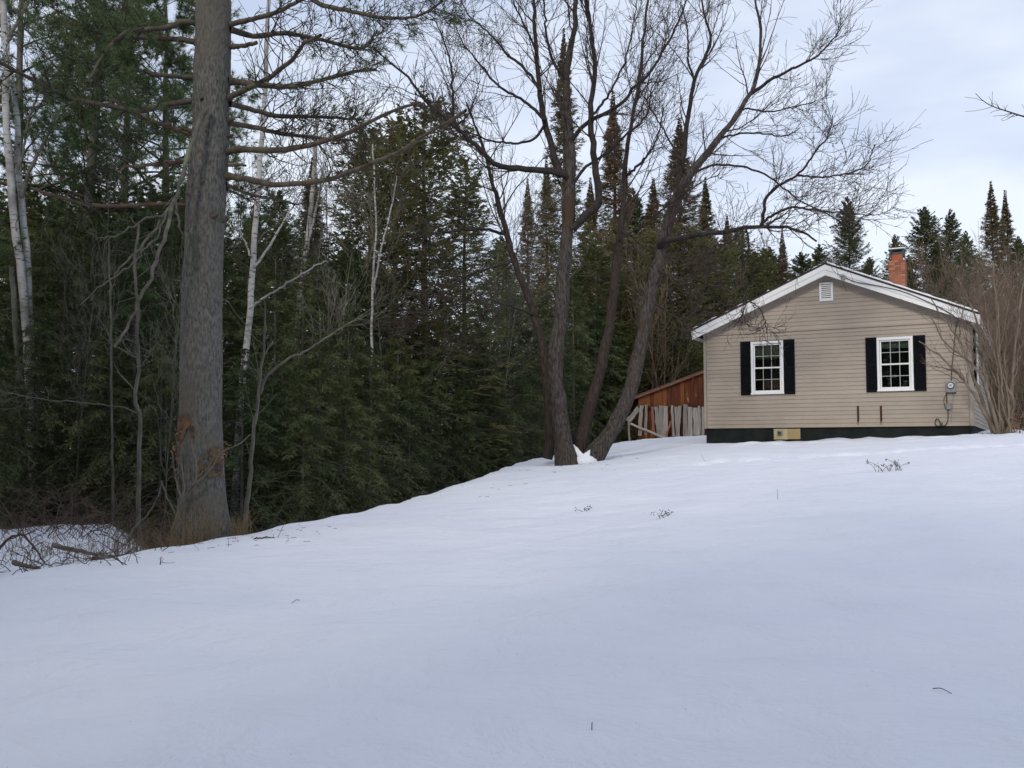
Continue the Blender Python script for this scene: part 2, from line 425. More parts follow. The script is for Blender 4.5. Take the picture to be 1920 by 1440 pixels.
def spot(kind, u, v, low):
    h = 'low ' if low else 'tall '
    marks = [(-200, 0, 'at the left edge beside the white birch'), (0, 75, 'right behind the twin white birch'), (75, 190, 'between the white birch and the pale thin stem'), (190, 270, 'behind the wavy grey sapling'), (270, 345, 'close against the left side of the big pine'),
             (345, 430, 'hidden half behind the big pine trunk'), (430, 500, 'under the slim bright birch right of the big pine'), (500, 590, 'right of the slim bright birch'), (590, 680, 'left of the very thin forked birch'), (680, 760, 'below the left end of the olive cedar clump'),
             (760, 830, 'below the tallest olive cedar'), (830, 930, 'at the snow bank left of the bare tree'), (930, 1040, 'left of the main bare trunk'), (1040, 1100, 'right behind the main bare trunk'), (1100, 1180, 'between the main and right bare trunks'),
             (1180, 1240, 'above the left end of the red shed'), (1240, 1300, 'above the middle of the red shed roof'), (1300, 1500, 'left of the house roof')]
    return f'{h}{kind} ' + next(m for a, b, m in marks if a <= u < b)

def copy_thing(root, loc, rz=0.0, scale=(1, 1, 1), label=None, group=None, tilt=(0, 0)):
    r = root.copy(); COL.objects.link(r)
    r.location = loc; r.rotation_euler = (tilt[0], tilt[1], rz); r.scale = scale
    if label: r['label'] = label
    if group: r['group'] = group
    elif 'group' in r: del r['group']
    for ch in root.children:
        c = ch.copy(); COL.objects.link(c); c.parent = r
        for g in ch.children:
            d = g.copy(); COL.objects.link(d); d.parent = c
    return r

# ------------------------------------------------------------------ terrain
CTRL = np.array([
    (0, 0, .02), (-7, 0, -.1), (8, 0, .15), (0, -12, -.6), (-14, -10, -.9), (14, -10, -.4), (0, 5, .33), (5, 6, .48), (10, 8, .75), (-2.6, 6, .30),
    (-5.5, 7.5, .41), (-4.6, 9, .47), (-4.26, 10.5, .476), (-3.7, 12.3, .54), (-2.5, 15, .65), (-1.5, 17.5, .84), (-.58, 19.5, 1.07),
    (.9, 21, 1.30), (2.05, 22.5, 1.44), (3.6, 24.5, 1.62), (5.05, 26.0, 1.775), (7.9, 24.5, 1.87), (10.74, 23.1, 1.955), (10.9, 22.2, 1.975), (13, 21, 2.0),
    (1.16, 27, 1.5), (3.8, 32, 1.92), (6.8, 35.5, 2.14), (3.0, 26.5, 1.62), (4, 15, 1.12), (8, 16, 1.45), (2, 11, .72), (12, 14, 1.4), (17, 24, 2.1), (20, 35, 2.3),
    (10, 40, 2.3), (-10, 9, .30), (-9, 16, .56), (-15, 20, .6), (-6, 24, 1.0), (-12, 34, 1.2), (0, 38, 1.7), (-20, 5, -.1), (30, 5, .8), (35, 40, 2.6), (-35, 40, 1.0), (0, 60, 2.2), (-40, -10, -.8), (40, -15, 0)], float)
def _tps(r2): return np.where(r2 > 1e-9, .5 * r2 * np.log(np.maximum(r2, 1e-9)), 0.0)
_n = len(CTRL)
_K = _tps(((CTRL[:, None, :2] - CTRL[None, :, :2]) ** 2).sum(-1)) + np.eye(_n) * .15
_Pm = np.c_[np.ones(_n), CTRL[:, :2]]
_A = np.zeros((_n + 3, _n + 3)); _A[:_n, :_n] = _K; _A[:_n, _n:] = _Pm; _A[_n:, :_n] = _Pm.T
_W = np.linalg.solve(_A, np.r_[CTRL[:, 2], 0, 0, 0])
CREST = np.array([(-20, -9), (0, -7.2), (7.5, -5.4), (9, -4.6), (10.5, -4.26), (12.3, -3.7), (15, -2.5), (17.5, -1.5), (19.5, -.6), (27, 1.16), (32, 3.8), (35.5, 6.8), (45, 16), (80, 60)], float)
DROPY = np.array([(-20, .2), (7, .26), (12, .30), (13.5, .5), (15.5, 1.1), (20, 1.2), (35, 1.0), (60, .6)], float)
def crest_s(x, y): return (np.interp(y, CREST[:, 0], CREST[:, 1]) - x) * .88
def heights(x, y):
    x = np.asarray(x, float); y = np.asarray(y, float); sh = x.shape
    xf = np.clip(x.ravel(), -40, 40); yf = np.clip(y.ravel(), -20, 60); z = np.zeros(len(xf))
    for i in range(0, len(xf), 20000):
        a = xf[i:i + 20000]; b = yf[i:i + 20000]
        r2 = (a[:, None] - CTRL[None, :, 0]) ** 2 + (b[:, None] - CTRL[None, :, 1]) ** 2
        z[i:i + 20000] = _tps(r2) @ _W[:_n] + _W[_n] + _W[_n + 1] * a + _W[_n + 2] * b
    z = z.reshape(sh)
    s = crest_s(x, y)
    t = np.clip((s + .05) / .75, 0, 1); t = t * t * (3 - 2 * t)
    side = np.clip((x / np.maximum(y, 4) + .40) / .09, 0, 1); dr = np.interp(y, DROPY[:, 0], DROPY[:, 1]); dr = np.where(y < 22, .16 + (dr - .16) * side, dr)
    z = z - dr * t
    # soft undulation
    z = z + .010 * (np.sin(x * 2.3 + np.sin(y * 1.9)) * np.sin(y * 3.7 + .8 * np.sin(x * 1.2))) + .018 * np.sin(x * 1.3 + .7 * np.sin(y * .6)) * np.sin(y * .83 + 1.0) + .008 * np.sin(x * 3.1 + y * 1.7) * np.sin(y * 2.9 - x * .6)
    return z
def ground(x, y): return float(heights(np.array([x]), np.array([y]))[0])
def gxy(u, Y, v=900):
    x = ray(u, v)[0] * Y
    return x, Y, ground(x, Y)

def axis(parts):
    a = [np.arange(p, q, d) for p, q, d in parts]
    return np.concatenate(a + [np.array([parts[-1][1]])])
gx = axis([(-900, -300, 100), (-300, -60, 20), (-60, -16, 2), (-16, -8, .25), (-8, 12, .105), (12, 22, .3), (22, 60, 2), (60, 300, 20), (300, 900, 100)])
gy = axis([(-120, -24, 12), (-24, 2, 1), (2, 5, .25), (5, 28, .105), (28, 40, .25), (40, 80, 2), (80, 300, 20), (300, 1500, 100)])
HC0 = np.array((7.905, 24.6)); HE0 = np.array((.884, -.468)); HN0 = np.array((.468, .884))          # where the house front stands
GX, GY = np.meshgrid(gx, gy)
GZ = heights(GX, GY)
S_ = crest_s(GX, GY)
# tiny crusty lumps along the rim of the bank, old drifted-in tracks in front of the house
rim = np.exp(-((S_ - .05) / .22) ** 2) * ((GY > 5) & (GY < 24))
GZ += rim * .010 * (np.sin(GX * 5 + GY * 3.1) + np.sin(GX * 2.3 - GY * 6.7))
_tr = np.random.default_rng(5)
def dent(cx, cy, a, b, d):
    global GZ
    GZ -= d * np.exp(-((GX - cx) / a) ** 2 - ((GY - cy) / b) ** 2) - .45 * d * np.exp(-((GX - cx) / (a * 1.2)) ** 2 - ((GY - cy - b * 1.8) / (b * .9)) ** 2)
for i in range(26):                                    # a line of old tracks past the weeds
    x = 3.6 + i * .36; dent(x + _tr.normal(0, .05), 18.6 + .12 * math.sin(i * 1.9) - .03 * i + _tr.normal(0, .06), .14, .11, .075)
for i in range(26):
    x = 5.2 + i * .24; dent(x + _tr.normal(0, .1), 23.9 - .33 * (x - 5.2) + _tr.normal(0, .35) - .5, _tr.uniform(.12, .35), .12, _tr.uniform(.04, .08))
for i in range(60):
    dent(_tr.uniform(-3, 10), _tr.uniform(6, 21), _tr.uniform(.1, .5), _tr.uniform(.08, .2), _tr.uniform(.003, .012))
wc = (GX - HC0[0]) * HE0[0] + (GY - HC0[1]) * HE0[1]; wd = -((GX - HC0[0]) * HN0[0] + (GY - HC0[1]) * HN0[1])
near = np.exp(-((wd - .15) / .55) ** 2) * (np.abs(wc) < 4.2)
GZ += near * (.11 * (vnoise(np.stack([GX * 1.1, GY * 1.1, 0 * GX], -1)) - .5) + .07 * (vnoise(np.stack([GX * 3.1, GY * 3.1, 0 * GX + 5], -1)) - .5))
for (u, v, yy, rr_, dd) in [(1062, 862, 21.5, .55, .07), (1120, 858, 21.9, .5, .07), (1028, 860, 22.0, .4, .05), (1090, 850, 22.2, .45, .05), (383, 990, 13.0, .75, .06), (1878, 812, 22.3, .7, .05)]:
    xx = ray(u, v)[0] * yy; GZ -= dd * np.exp(-((GX - xx) ** 2 + (GY - yy) ** 2) / rr_ ** 2)   # melt hollows round the stems
V = np.stack([GX, GY, GZ], -1).reshape(-1, 3)
ny, nx = GX.shape
ii, jj = np.meshgrid(np.arange(ny - 1), np.arange(nx - 1), indexing='ij')
F = np.stack([ii * nx + jj, ii * nx + jj + 1, (ii + 1) * nx + jj + 1, (ii + 1) * nx + jj], -1).reshape(-1, 4)
gr = obj_np('snow_ground', [(V, F, 0, True)], M['snow'])
tag(gr, kind='structure')
lit = np.clip((S_ - np.interp(GY, [0, 15, 17.5], [5.5, 4.0, .6])) / np.interp(GY, [0, 15, 17], [4.0, 3.0, 1.2]), 0, 1)
lit = np.maximum(lit, np.clip((GY - 38) / 4, 0, 1)) * .95
a_ = gr.data.attributes.new('litter', 'FLOAT', 'POINT'); a_.data.foreach_set('value', lit.ravel().astype(np.float32))

# ------------------------------------------------------------------ the house
HA = np.array((5.07, 26.1)); HB = np.array((10.74, 23.1))
HC = (HA + HB) / 2; HW = float(np.linalg.norm(HB - HA)); HANG = math.atan2(HA[1] - HB[1], HB[0] - HA[0])
HE = np.array((math.cos(HANG), -math.sin(HANG))); HN = np.array((math.sin(HANG), math.cos(HANG)))
HZ = 1.6                                               # local z of the house empty
HD = 9.4                                               # depth
def gab(u, v, depth=0.0):
    """photo pixel -> (across, z) on the gable wall, local to the house"""
    xr, zr = ray(u, v)
    cx, cyy = HC + HN * depth
    c = (xr * cyy - cx) / (HE[0] - xr * HE[1]); Y = cyy + c * HE[1]
    return c, EYE + zr * Y - HZ
house = empty('house', (HC[0], HC[1], HZ), -HANG, 'small tan house with white gable trim and black shutters on the snowy rise', 'house')
hw = HW / 2
Z0 = gab(1560, 801)[1]; ZE = gab(1560, 616.5)[1]; ZP = gab(1548, 512)[1]
SL = .43
win1 = (gab(1409, 690)[0], gab(1470, 690)[0], gab(1440, 739)[1], gab(1440, 640)[1])
win2 = (gab(1645, 683)[0], gab(1713, 683)[0], gab(1680, 733)[1], gab(1680, 632)[1])
holes = [(w[0] + .06, w[1] - .06, w[2] + .06, w[3] - .06) for w in (win1, win2)]
# foundation and sheathing walls
boxes('foundation', [(-hw + .03, hw - .03, .03, HD - .03, -.6, Z0 + .01)], M['foundation'], house)
def wall_with_holes(x0, x1, z0, z1, hs):
    xs = sorted({x0, x1, *[h[0] for h in hs], *[h[1] for h in hs]}); zs = sorted({z0, z1, *[h[2] for h in hs], *[h[3] for h in hs]})
    res = []
    for i in range(len(xs) - 1):
        for k in range(len(zs) - 1):
            mxx = (xs[i] + xs[i + 1]) / 2; mz = (zs[k] + zs[k + 1]) / 2
            if not any(h[0] < mxx < h[1] and h[2] < mz < h[3] for h in hs): res.append((xs[i], xs[i + 1], 0.0, .12, zs[k], zs[k + 1]))
    return res
boxes('wall', wall_with_holes(-hw, hw, Z0 + .012, ZE, holes), M['dark_room'], house)
prism('gable_wall', [(-hw, ZE + .003), (hw, ZE + .003), (0, ZE + .003 + hw * SL)], 0, .12, M['dark_room'], house)
boxes('wall', [(-hw, -hw + .12, .123, HD, Z0 + .012, ZE)], M['siding'], house)
boxes('wall', [(hw - .12, hw, .123, HD, Z0 + .012, ZE)], M['siding'], house)
boxes('wall', [(-hw + .123, hw - .123, HD - .12, HD, Z0 + .012, ZE)], M['siding'], house)
boxes('floor', [(-hw + .125, hw - .125, .125, HD - .125, Z0 + .02, Z0 + .1)], M['dark_room'], house)
boxes('ceiling', [(-hw + .125, hw - .125, .125, HD - .125, ZE - .06, ZE - .01)], M['dark_room'], house)
# lap siding, board by board
EXP = (ZE - Z0) / 24.0
def lap(x0, x1, z, x0t=None, x1t=None, h=EXP, yo=0.0):
    x0t = x0 if x0t is None else x0t; x1t = x1 if x1t is None else x1t
    b, t = -.026 + yo, -.008 + yo
    V8 = [(x0, b, z), (x1, b, z), (x1, -.001 + yo, z), (x0, -.001 + yo, z), (x0t, t, z + h + .012), (x1t, t, z + h + .012), (x1t, -.001 + yo, z + h + .012), (x0t, -.001 + yo, z + h + .012)]
    return hexa('siding_board', V8, M['siding'], house)
cb = .09
for k in range(24):
    z = Z0 + k * EXP
    cuts = [-hw + cb]
    for h in holes:
        if z + EXP > h[2] - .02 and z < h[3] + .02: cuts += [h[0] - .015, h[1] + .015]
    cuts.append(hw - cb)
    for i in range(0, len(cuts), 2): lap(cuts[i], cuts[i + 1], z)
boxes('gable_band', [(-hw - .005, hw + .005, -.045, -.001, ZE - .012, ZE + .018)], M['siding'], house)
k = 0
while True:
    z = ZE + .02 + k * EXP; halfb = (ZP - z) / SL; halft = (ZP - z - EXP) / SL
    if halfb < .12: break
    halfb = min(halfb + .02, hw); halft = max(min(halft + .02, hw), .03)
    lap(-halfb, halfb, z, -halft, halft, yo=-.012); k += 1
for sx in (-1, 1):
    boxes('corner_board', [(sx * hw - (.0 if sx < 0 else cb) + (0 if sx < 0 else .028), sx * hw + (cb if sx < 0 else 0) + (0 if sx < 0 else .028) - (.028 if sx < 0 else 0), -.034, -.0015, Z0 - .005, ZE - .013)], M['siding'], house)
boxes('corner_board', [(hw + .0015, hw + .03, -.033, .07, Z0 - .005, ZE - .02)], M['siding'], house)
# siding of the side wall that is seen edge on
for k in range(24):
    z = Z0 + k * EXP; b, t = hw + .024, hw + .008
    for (ya, yb) in (((.075, .52), (1.98, HD)) if 9 <= k <= 22 else ((.075, HD),)):
        hexa('siding_board', [(hw + .001, ya, z), (b, ya, z), (b, yb, z), (hw + .001, yb, z), (hw + .001, ya, z + EXP + .012), (t, ya, z + EXP + .012), (t, yb, z + EXP + .012), (hw + .001, yb, z + EXP + .012)], M['siding'], house)
# roof: two slabs, white rake boards, soffit, fascia, thin snow
OV, EV = .30, .20
RT = gab(1548, 491, -.3)[1]                             # top of the ridge
RTH = .05
def roof_pt(c): return RT - SL * abs(c)
ew = hw + EV
for sx in (-1, 1):
    poly = [(0, RT - .02), (sx * ew, roof_pt(ew) - .02), (sx * ew, roof_pt(ew) - .02 - RTH), (0, RT - .02 - RTH)]
    prism('roof', poly if sx > 0 else poly[::-1], -OV - .06, HD + .3, M['shingle'], house)
    rb = [(0, RT - .122), (sx * (ew + .012), roof_pt(ew) - .122), (sx * (ew + .012), roof_pt(ew) - .30), (0, RT - .335)]
    prism('rake_board', rb if sx > 0 else rb[::-1], -OV - .03, -OV - .004, M['trim'], house)
    rb2 = [(0, RT - .072), (sx * (ew + .02), roof_pt(ew) - .072), (sx * (ew + .02), roof_pt(ew) - .195), (0, RT - .195)]
    prism('rake_board', rb2 if sx > 0 else rb2[::-1], -OV - .05, -OV - .032, M['trim'], house)
    sf = [(0, RT - .18), (sx * ew, roof_pt(ew) - .18), (sx * ew, roof_pt(ew) - .22), (0, RT - .22)]
    prism('soffit', sf if sx > 0 else sf[::-1], -OV + .002, -.03, M['trim'], house)
    boxes('fascia', [(min(sx * ew, sx * (ew + .02)), max(sx * ew, sx * (ew + .02)), -OV, HD + .3, roof_pt(ew) - .29, roof_pt(ew) - .075)], M['siding'], house)
    boxes('eave_soffit', [(min(sx * (hw + .03), sx * (ew - .002)), max(sx * (hw + .03), sx * (ew - .002)), -OV + .003, HD + .3, roof_pt(ew) - .285, roof_pt(ew) - .255)], M['siding'], house)
    # thin uneven snow on the shingles, drawn back from the edge
    ns_ = 40; rngs = np.random.default_rng(3 + sx)
    cs = np.linspace(.05, ew - .02, ns_); th = .03 + .02 * rngs.random(ns_); ys = -OV - .045 + .05 * rngs.random(ns_)
    if sx < 0: th = th * (rngs.random(ns_) > .45) - .012
    top = np.array([(sx * c, y, roof_pt(c) - .02 + t) for c, y, t in zip(cs, ys, th)]); bot = np.array([(sx * c, y - .004, roof_pt(c) - .03) for c, y in zip(cs, ys)])
    tb = top + np.array((0, HD + .2, .05)); Vs = np.vstack([bot, top, tb])
    i_ = np.arange(ns_ - 1)
    Fs = np.vstack([np.stack([i_, i_ + 1, i_ + 1 + ns_, i_ + ns_], 1), np.stack([i_ + ns_, i_ + 1 + ns_, i_ + 1 + 2 * ns_, i_ + 2 * ns_], 1)])
    if sx < 0: Fs = Fs[:, ::-1]
    tag(obj_np('roof_snow', [(Vs, Fs, 0, True)], M['clean_snow'], house), kind='stuff')
# windows
def make_window(w, blind_h, low_curtain, shl, shr):
    x0, x1, z0, z1 = w
    wn = empty('window', (0, 0, 0)); wn.parent = house
    f = .062
    boxes('frame', [(x0, x0 + f, -.062, -.003, z0, z1), (x1 - f, x1, -.062, -.003, z0, z1), (x0 + f, x1 - f, -.060, -.003, z1 - f, z1), (x0 + f, x1 - f, -.060, -.003, z0, z0 + f * .9)], M['trim'], wn, .006)
    boxes('sill', [(x0 - .01, x1 + .01, -.078, -.064, z0 - .005, z0 + .03)], M['trim'], wn, .004)
    xi0, xi1, zi0, zi1 = x0 + f, x1 - f, z0 + f * .9, z1 - f
    zm = (zi0 + zi1) / 2
    for lo, hi, yy in ((zm - .018, zi1, 0.0), (zi0, zm + .018, -.022)):
        s_ = .038
        boxes('sash', [(xi0 + .004, xi0 + s_, yy - .02, yy, lo, hi), (xi1 - s_, xi1 - .004, yy - .02, yy, lo, hi), (xi0 + s_, xi1 - s_, yy - .019, yy, hi - s_, hi), (xi0 + s_, xi1 - s_, yy - .019, yy, lo, lo + s_)], M['trim'], wn, .003)
        px0, px1, pz0, pz1 = xi0 + s_, xi1 - s_, lo + s_, hi - s_
        for a in range(3):
            for b in range(2):
                boxes('pane', [(px0 + (px1 - px0) * a / 3 + .002, px0 + (px1 - px0) * (a + 1) / 3 - .002, yy - .013, yy - .009, pz0 + (pz1 - pz0) * b / 2 + .002, pz0 + (pz1 - pz0) * (b + 1) / 2 - .002)], M['glass'], wn)
        for a in (1, 2): boxes('muntin', [(px0 + (px1 - px0) * a / 3 - .008, px0 + (px1 - px0) * a / 3 + .008, yy - .0165, yy - .006, pz0, pz1)], M['muntin'], wn)
        boxes('muntin', [(px0, px1, yy - .0175, yy - .005, (pz0 + pz1) / 2 - .008, (pz0 + pz1) / 2 + .008)], M['muntin'], wn)
    boxes('window_shade', [(xi0 - .02, xi1 + .02, .075, .085, zi1 - blind_h, zi1 + .03)], M['blind'], wn)
    if low_curtain: boxes('curtain', [(xi0 + .2, xi1 + .02, .14, .16, zi0 + .1, zi0 + .3)], M['curtain'], wn)
    for (sa, sb) in ((shl, x0 - .004), (x1 + .004, shr)):
        sh = empty('shutter'); sh.parent = house
        za, zb = z0 - .015, z1 + .012
        st = .045
        for bb in ((sa, sa + st, -.062, -.028, za, zb), (sb - st, sb, -.062, -.028, za, zb)): boxes('stile', [bb], M['shutter'], sh, .004)
        for bb in ((sa + st, sb - st, -.061, -.028, zb - .07, zb), (sa + st, sb - st, -.061, -.028, za, za + .08), (sa + st, sb - st, -.061, -.028, (za + zb) / 2 - .04, (za + zb) / 2 + .04)): boxes('rail', [bb], M['shutter'], sh, .004)
        boxes('back_panel', [(sa + st, sb - st, -.045, -.03, za + .02, zb - .02)], M['shutter'], sh)
        lz = []
        for (qa, qb) in ((za + .08, (za + zb) / 2 - .04), ((za + zb) / 2 + .04, zb - .07)):
            q = qa + .012
            while q < qb - .02: lz.append(q); q += .034
        ch = []
        for q in lz:
            Vb = np.array([(sa + st, -.058, q), (sb - st, -.058, q), (sb - st, -.046, q + .006), (sa + st, -.046, q + .006), (sa + st, -.054, q + .006), (sb - st, -.054, q + .006), (sb - st, -.043, q + .03), (sa + st, -.043, q + .03)])
            ch.append((Vb, np.array(BOXF), 0, False))
        tag(obj_np('louvers', ch, M['shutter'], sh), kind='stuff')
make_window(win1, .38, True, gab(1389.5, 690)[0], gab(1491, 690)[0])
make_window(win2, .20, False, gab(1624, 683)[0], gab(1736.5, 683)[0])
# side window with its shutter, seen edge on
sw = empty('window'); sw.parent = house
sz0, sz1 = Z0 + 9.6 * EXP, Z0 + 22.6 * EXP
boxes('frame', [(hw + .002, hw + .075, .93, 1.0, sz0, sz1), (hw + .002, hw + .075, 1.52, 1.59, sz0, sz1), (hw + .002, hw + .073, 1.0, 1.52, sz1 - .07, sz1), (hw + .002, hw + .073, 1.0, 1.52, sz0, sz0 + .07)], M['trim'], sw, .005)
boxes('pane', [(hw + .004, hw + .012, 1.0, 1.52, sz0 + .07, sz1 - .07)], M['shutter'], sw)
for (ya, yb) in ((.53, .92), (1.6, 1.97)):
    boxes('shutter', [(hw + .003, hw + .062, ya, yb, sz0, sz1)], M['shutter'], house, .006)
# gable vent
gv = (gab(1537, 547)[0], gab(1562.5, 547)[0], gab(1549, 565)[1], gab(1549, 530)[1])
vent = empty('gable_vent'); vent.parent = house
fr_ = .045; yv = -.072
boxes('frame', [(gv[0], gv[0] + fr_, yv, -.02, gv[2], gv[3]), (gv[1] - fr_, gv[1], yv, -.02, gv[2], gv[3]), (gv[0] + fr_, gv[1] - fr_, yv + .001, -.02, gv[3] - fr_, gv[3]), (gv[0] + fr_, gv[1] - fr_, yv + .001, -.02, gv[2], gv[2] + fr_)], M['trim'], vent, .005)
boxes('backing', [(gv[0] + .01, gv[1] - .01, -.042, -.037, gv[2] + .01, gv[3] - .01)], M['dark_metal'], vent)
nl = 8; hh = (gv[3] - gv[2] - 2 * fr_) / nl
for i in range(nl):
    z = gv[2] + fr_ + i * hh
    hexa('louver', [(gv[0] + fr_, yv + .004, z), (gv[1] - fr_, yv + .004, z), (gv[1] - fr_, yv + .012, z), (gv[0] + fr_, yv + .012, z), (gv[0] + fr_, yv + .016, z + hh * .62), (gv[1] - fr_, yv + .016, z + hh * .62), (gv[1] - fr_, yv + .024, z + hh * .62), (gv[0] + fr_, yv + .024, z + hh * .62)], M['trim'], vent)
# crawl space vent in the foundation
ca, cb_, cc = gab(1451, 813)[0], gab(1477, 813)[0], gab(1500.5, 813)[0]; cz0, cz1 = gab(1475, 824)[1], gab(1475, 804)[1]
cv = empty('crawl_space_vent'); cv.parent = house
boxes('panel', [(ca, cb_ - .002, -.012, .028, cz0, cz1)], M['yellow_panel'], cv, .004)
boxes('panel', [(cb_, cc, -.006, .028, cz0 + .006, cz1)], M['ochre_panel'], cv, .004)
vm = gab(1463, 812)
boxes('vent_hood', [(vm[0] - .06, vm[0] + .06, -.075, -.013, vm[1] - .055, vm[1] + .065)], M['metal'], cv, .012)
boxes('dark_hole_plate', [(vm[0] - .04, vm[0] + .04, -.079, -.076, vm[1] - .04, vm[1] + .035)], M['dark_metal'], cv)  # solid plate on the hood, coloured like the shade inside an opening
# rusty brackets
for uu in (1609, 1652):
    bx, bz1 = gab(uu, 761); _, bz0 = gab(uu, 791)
    br = empty('wall_bracket'); br.parent = house
    boxes('strap', [(bx - .022, bx + .022, -.05, -.02, bz0 + .04, bz1)], M['rust'], br, .004)
    Vt, Ft = tubes(np.array([[(bx, -.03, bz0 + .06), (bx + .004, -.10, bz0 + .01), (bx + .008, -.14, bz0), (bx + .01, -.155, bz0 + .05)]]), np.full((1, 4), .017), 8)
    obj_np('hook', [(Vt, Ft, 0, True)], M['rust'], br)
# meter, junction box, cables
em = empty('electric_meter'); em.parent = house
m0, mz0 = gab(1774.5, 736); m1, mz1 = gab(1793, 714)
boxes('meter_box', [(m0, m1, -.13, -.02, mz0, mz1)], M['metal'], em, .01)
mcx, mcz = (m0 + m1) / 2 - .005, (mz0 + mz1) / 2 + .02
def disc(name, r, y0, y1, mat, par):
    P = np.array([[(mcx, y0, mcz), (mcx, y0 - .0005, mcz), (mcx, y1, mcz), (mcx, y1 - .0005, mcz)]]); Rr = np.array([[.0005, r, r * .94, .0005]])
    Vt, Ft = tubes(P, Rr, 20); return obj_np(name, [(Vt, Ft, 0, False)], mat, par)
disc('collar', .088, -.131, -.145, M['dark_metal'], em)
disc('dial', .066, -.146, -.185, M['meter_face'], em)
disc('dial_plate', .028, -.186, -.190, M['metal'], em)
jx, jz = gab(1779, 762)
boxes('junction_box', [(jx - .05, jx + .05, -.085, -.02, jz - .07, jz + .07)], M['metal'], house, .008)
def cable(name, pts, r, mat, n=24):
    P = catmull(pts, n)[None]; Vt, Ft = tubes(P, np.full((1, n), r), 6)
    return obj_np(name, [(Vt, Ft, 0, True)], mat, house)
def g3(u, v, y): c, z = gab(u, v); return (c, y, z)
cable('cable', [g3(1784, 714, -.06), g3(1785, 690, -.045), g3(1789, 650, -.045), g3(1793, 612, -.06), g3(1796, 600, -.3), g3(1760, 578, -.36), g3(1700, 552, -.36), g3(1650, 540, -.36), g3(1610, 533, -.36), g3(1581, 521, -.35)], .011, M['black_wire'], 60)
cable('cable', [g3(1776, 716, -.04), g3(1775, 740, -.04), g3(1776, 757, -.045), g3(1778, 775, -.045), g3(1777, 790, -.05), g3(1772, 798, -.06), g3(1766, 797, -.07), g3(1760, 786, -.07), g3(1755, 787, -.06), g3(1754, 795, -.06), g3(1760, 799, -.06), g3(1768, 793, -.07)], .012, M['black_wire'], 60)
cable('cable', [g3(1788, 736, -.05), g3(1786, 760, -.045), g3(1784, 790, -.045)], .008, M['metal'])
cable('cable', [g3(1774, 740, -.04), g3(1770, 750, -.05), g3(1772, 762, -.06), g3(1776, 768, -.06)], .007, M['black_wire'])
sb_ = gab(1582, 521, -.3)
boxes('wire_anchor', [(sb_[0] - .05, sb_[0] + .05, -OV - .09, -OV - .046, sb_[1] - .06, sb_[1] + .06)], M['metal'], house, .01)
# chimney, brick by brick
chc, chd = 1.19, 4.0
chim = empty('chimney'); chim.parent = house; chim.location = (chc, chd, 0)
cs_ = .43; Ytop = (HC + HE * chc + HN * (chd - .25))[1]
zt = EYE + ray(1683, 487)[1] * Ytop - HZ; zb = roof_pt(chc) - .35
boxes('mortar_core', [(-cs_ / 2 + .012, cs_ / 2 - .012, -cs_ / 2 + .012, cs_ / 2 - .012, zb, zt - .01)], M['mortar'], chim)
bm_ = {}
def brick(lx, ly, x, y, z):
    key = (round(lx, 3), round(ly, 3))
    if key not in bm_: bm_[key] = mesh_np('brick', [(*box(-lx / 2, lx / 2, -ly / 2, ly / 2, 0, .057), 0, False)], [M['brick']])
    o = bpy.data.objects.new('brick', bm_[key]); o.location = (x, y, z); o.rotation_euler = (0, 0, random.gauss(0, .008)); place(o, chim)
nc = int((zt - zb) / .067)
for k in range(nc):
    z = zt - (k + 1) * .067; a, w = cs_, .095
    seq = [.16, .16, .09] if k % 2 else [.09, .16, .16]
    for sy in (-1, 1):
        x = -a / 2
        for l in seq: brick(l, w, x + l / 2 + .0, sy * (a / 2 - w / 2) + random.gauss(0, .002), z); x += l + .01
    for sx in (-1, 1):
        y = -a / 2 + w + .01
        for l in ([.13, .08] if k % 2 else [.08, .13]): brick(w, l, sx * (a / 2 - w / 2) + random.gauss(0, .002), y + l / 2, z); y += l + .01
boxes('flue_tile', [(-.14, .14, -.14, .14, zt - .02, zt + .17)], M['flue'], chim, .015)
for sx in (-1, 1):
    for sy in (-1, 1): boxes('cap_leg', [(sx * .17 - .012, sx * .17 + .012, sy * .17 - .012, sy * .17 + .012, zt + .10, zt + .285)], M['dark_metal'], chim)
boxes('cap_screen', [(-.13, .13, -.13, .13, zt + .172, zt + .26)], M['dark_metal'], chim)
boxes('cap_lid', [(-.22, .22, -.22, .22, zt + .286, zt + .31)], M['dark_metal'], chim, .006)
boxes('cap_snow', [(-.205, .205, -.205, .205, zt + .312, zt + .35)], M['clean_snow'], chim, .012)

# ------------------------------------------------------------------ shed behind the house
SY = 34.0
def sp3(u, v, Y=SY): return at(u, v, Y)
sh_l = sp3(1197, 745); sh_r = sp3(1342, 690)
shz = ground(sh_l[0] + 1, SY) - .3
shed = empty('shed', (sh_l[0], SY, 0), 0, 'old rust red board shed with sloping roof beside the house', 'shed')
sx0, sx1 = 0.0, sh_r[0] - sh_l[0] + 1.4
stop = lambda x: sh_l[2] - .02 + (sh_r[2] - sh_l[2]) / (sh_r[0] - sh_l[0]) * x
x = sx0; rs = random.Random(4)
while x < sx1:
    w = rs.uniform(.11, .17); yo = rs.uniform(-.012, .012); zbm = shz + rs.uniform(0, .03)
    hexa('wall_board', [(x, yo - .012, zbm), (x + w - .008, yo - .012, zbm), (x + w - .008, yo + .012, zbm), (x, yo + .012, zbm), (x, yo - .012, stop(x)), (x + w - .008, yo - .012, stop(x + w)), (x + w - .008, yo + .012, stop(x + w)), (x, yo + .012, stop(x))], M['shed'], shed)
    x += w
boxes('wall_backing', [(sx0 + .01, sx1, .03, .06, shz, stop(0) - .05)], M['dark_room'], shed)
boxes('side_wall', [(sx0, sx0 + .03, .061, 3.0, shz, stop(0) - .06)], M['shed'], shed)
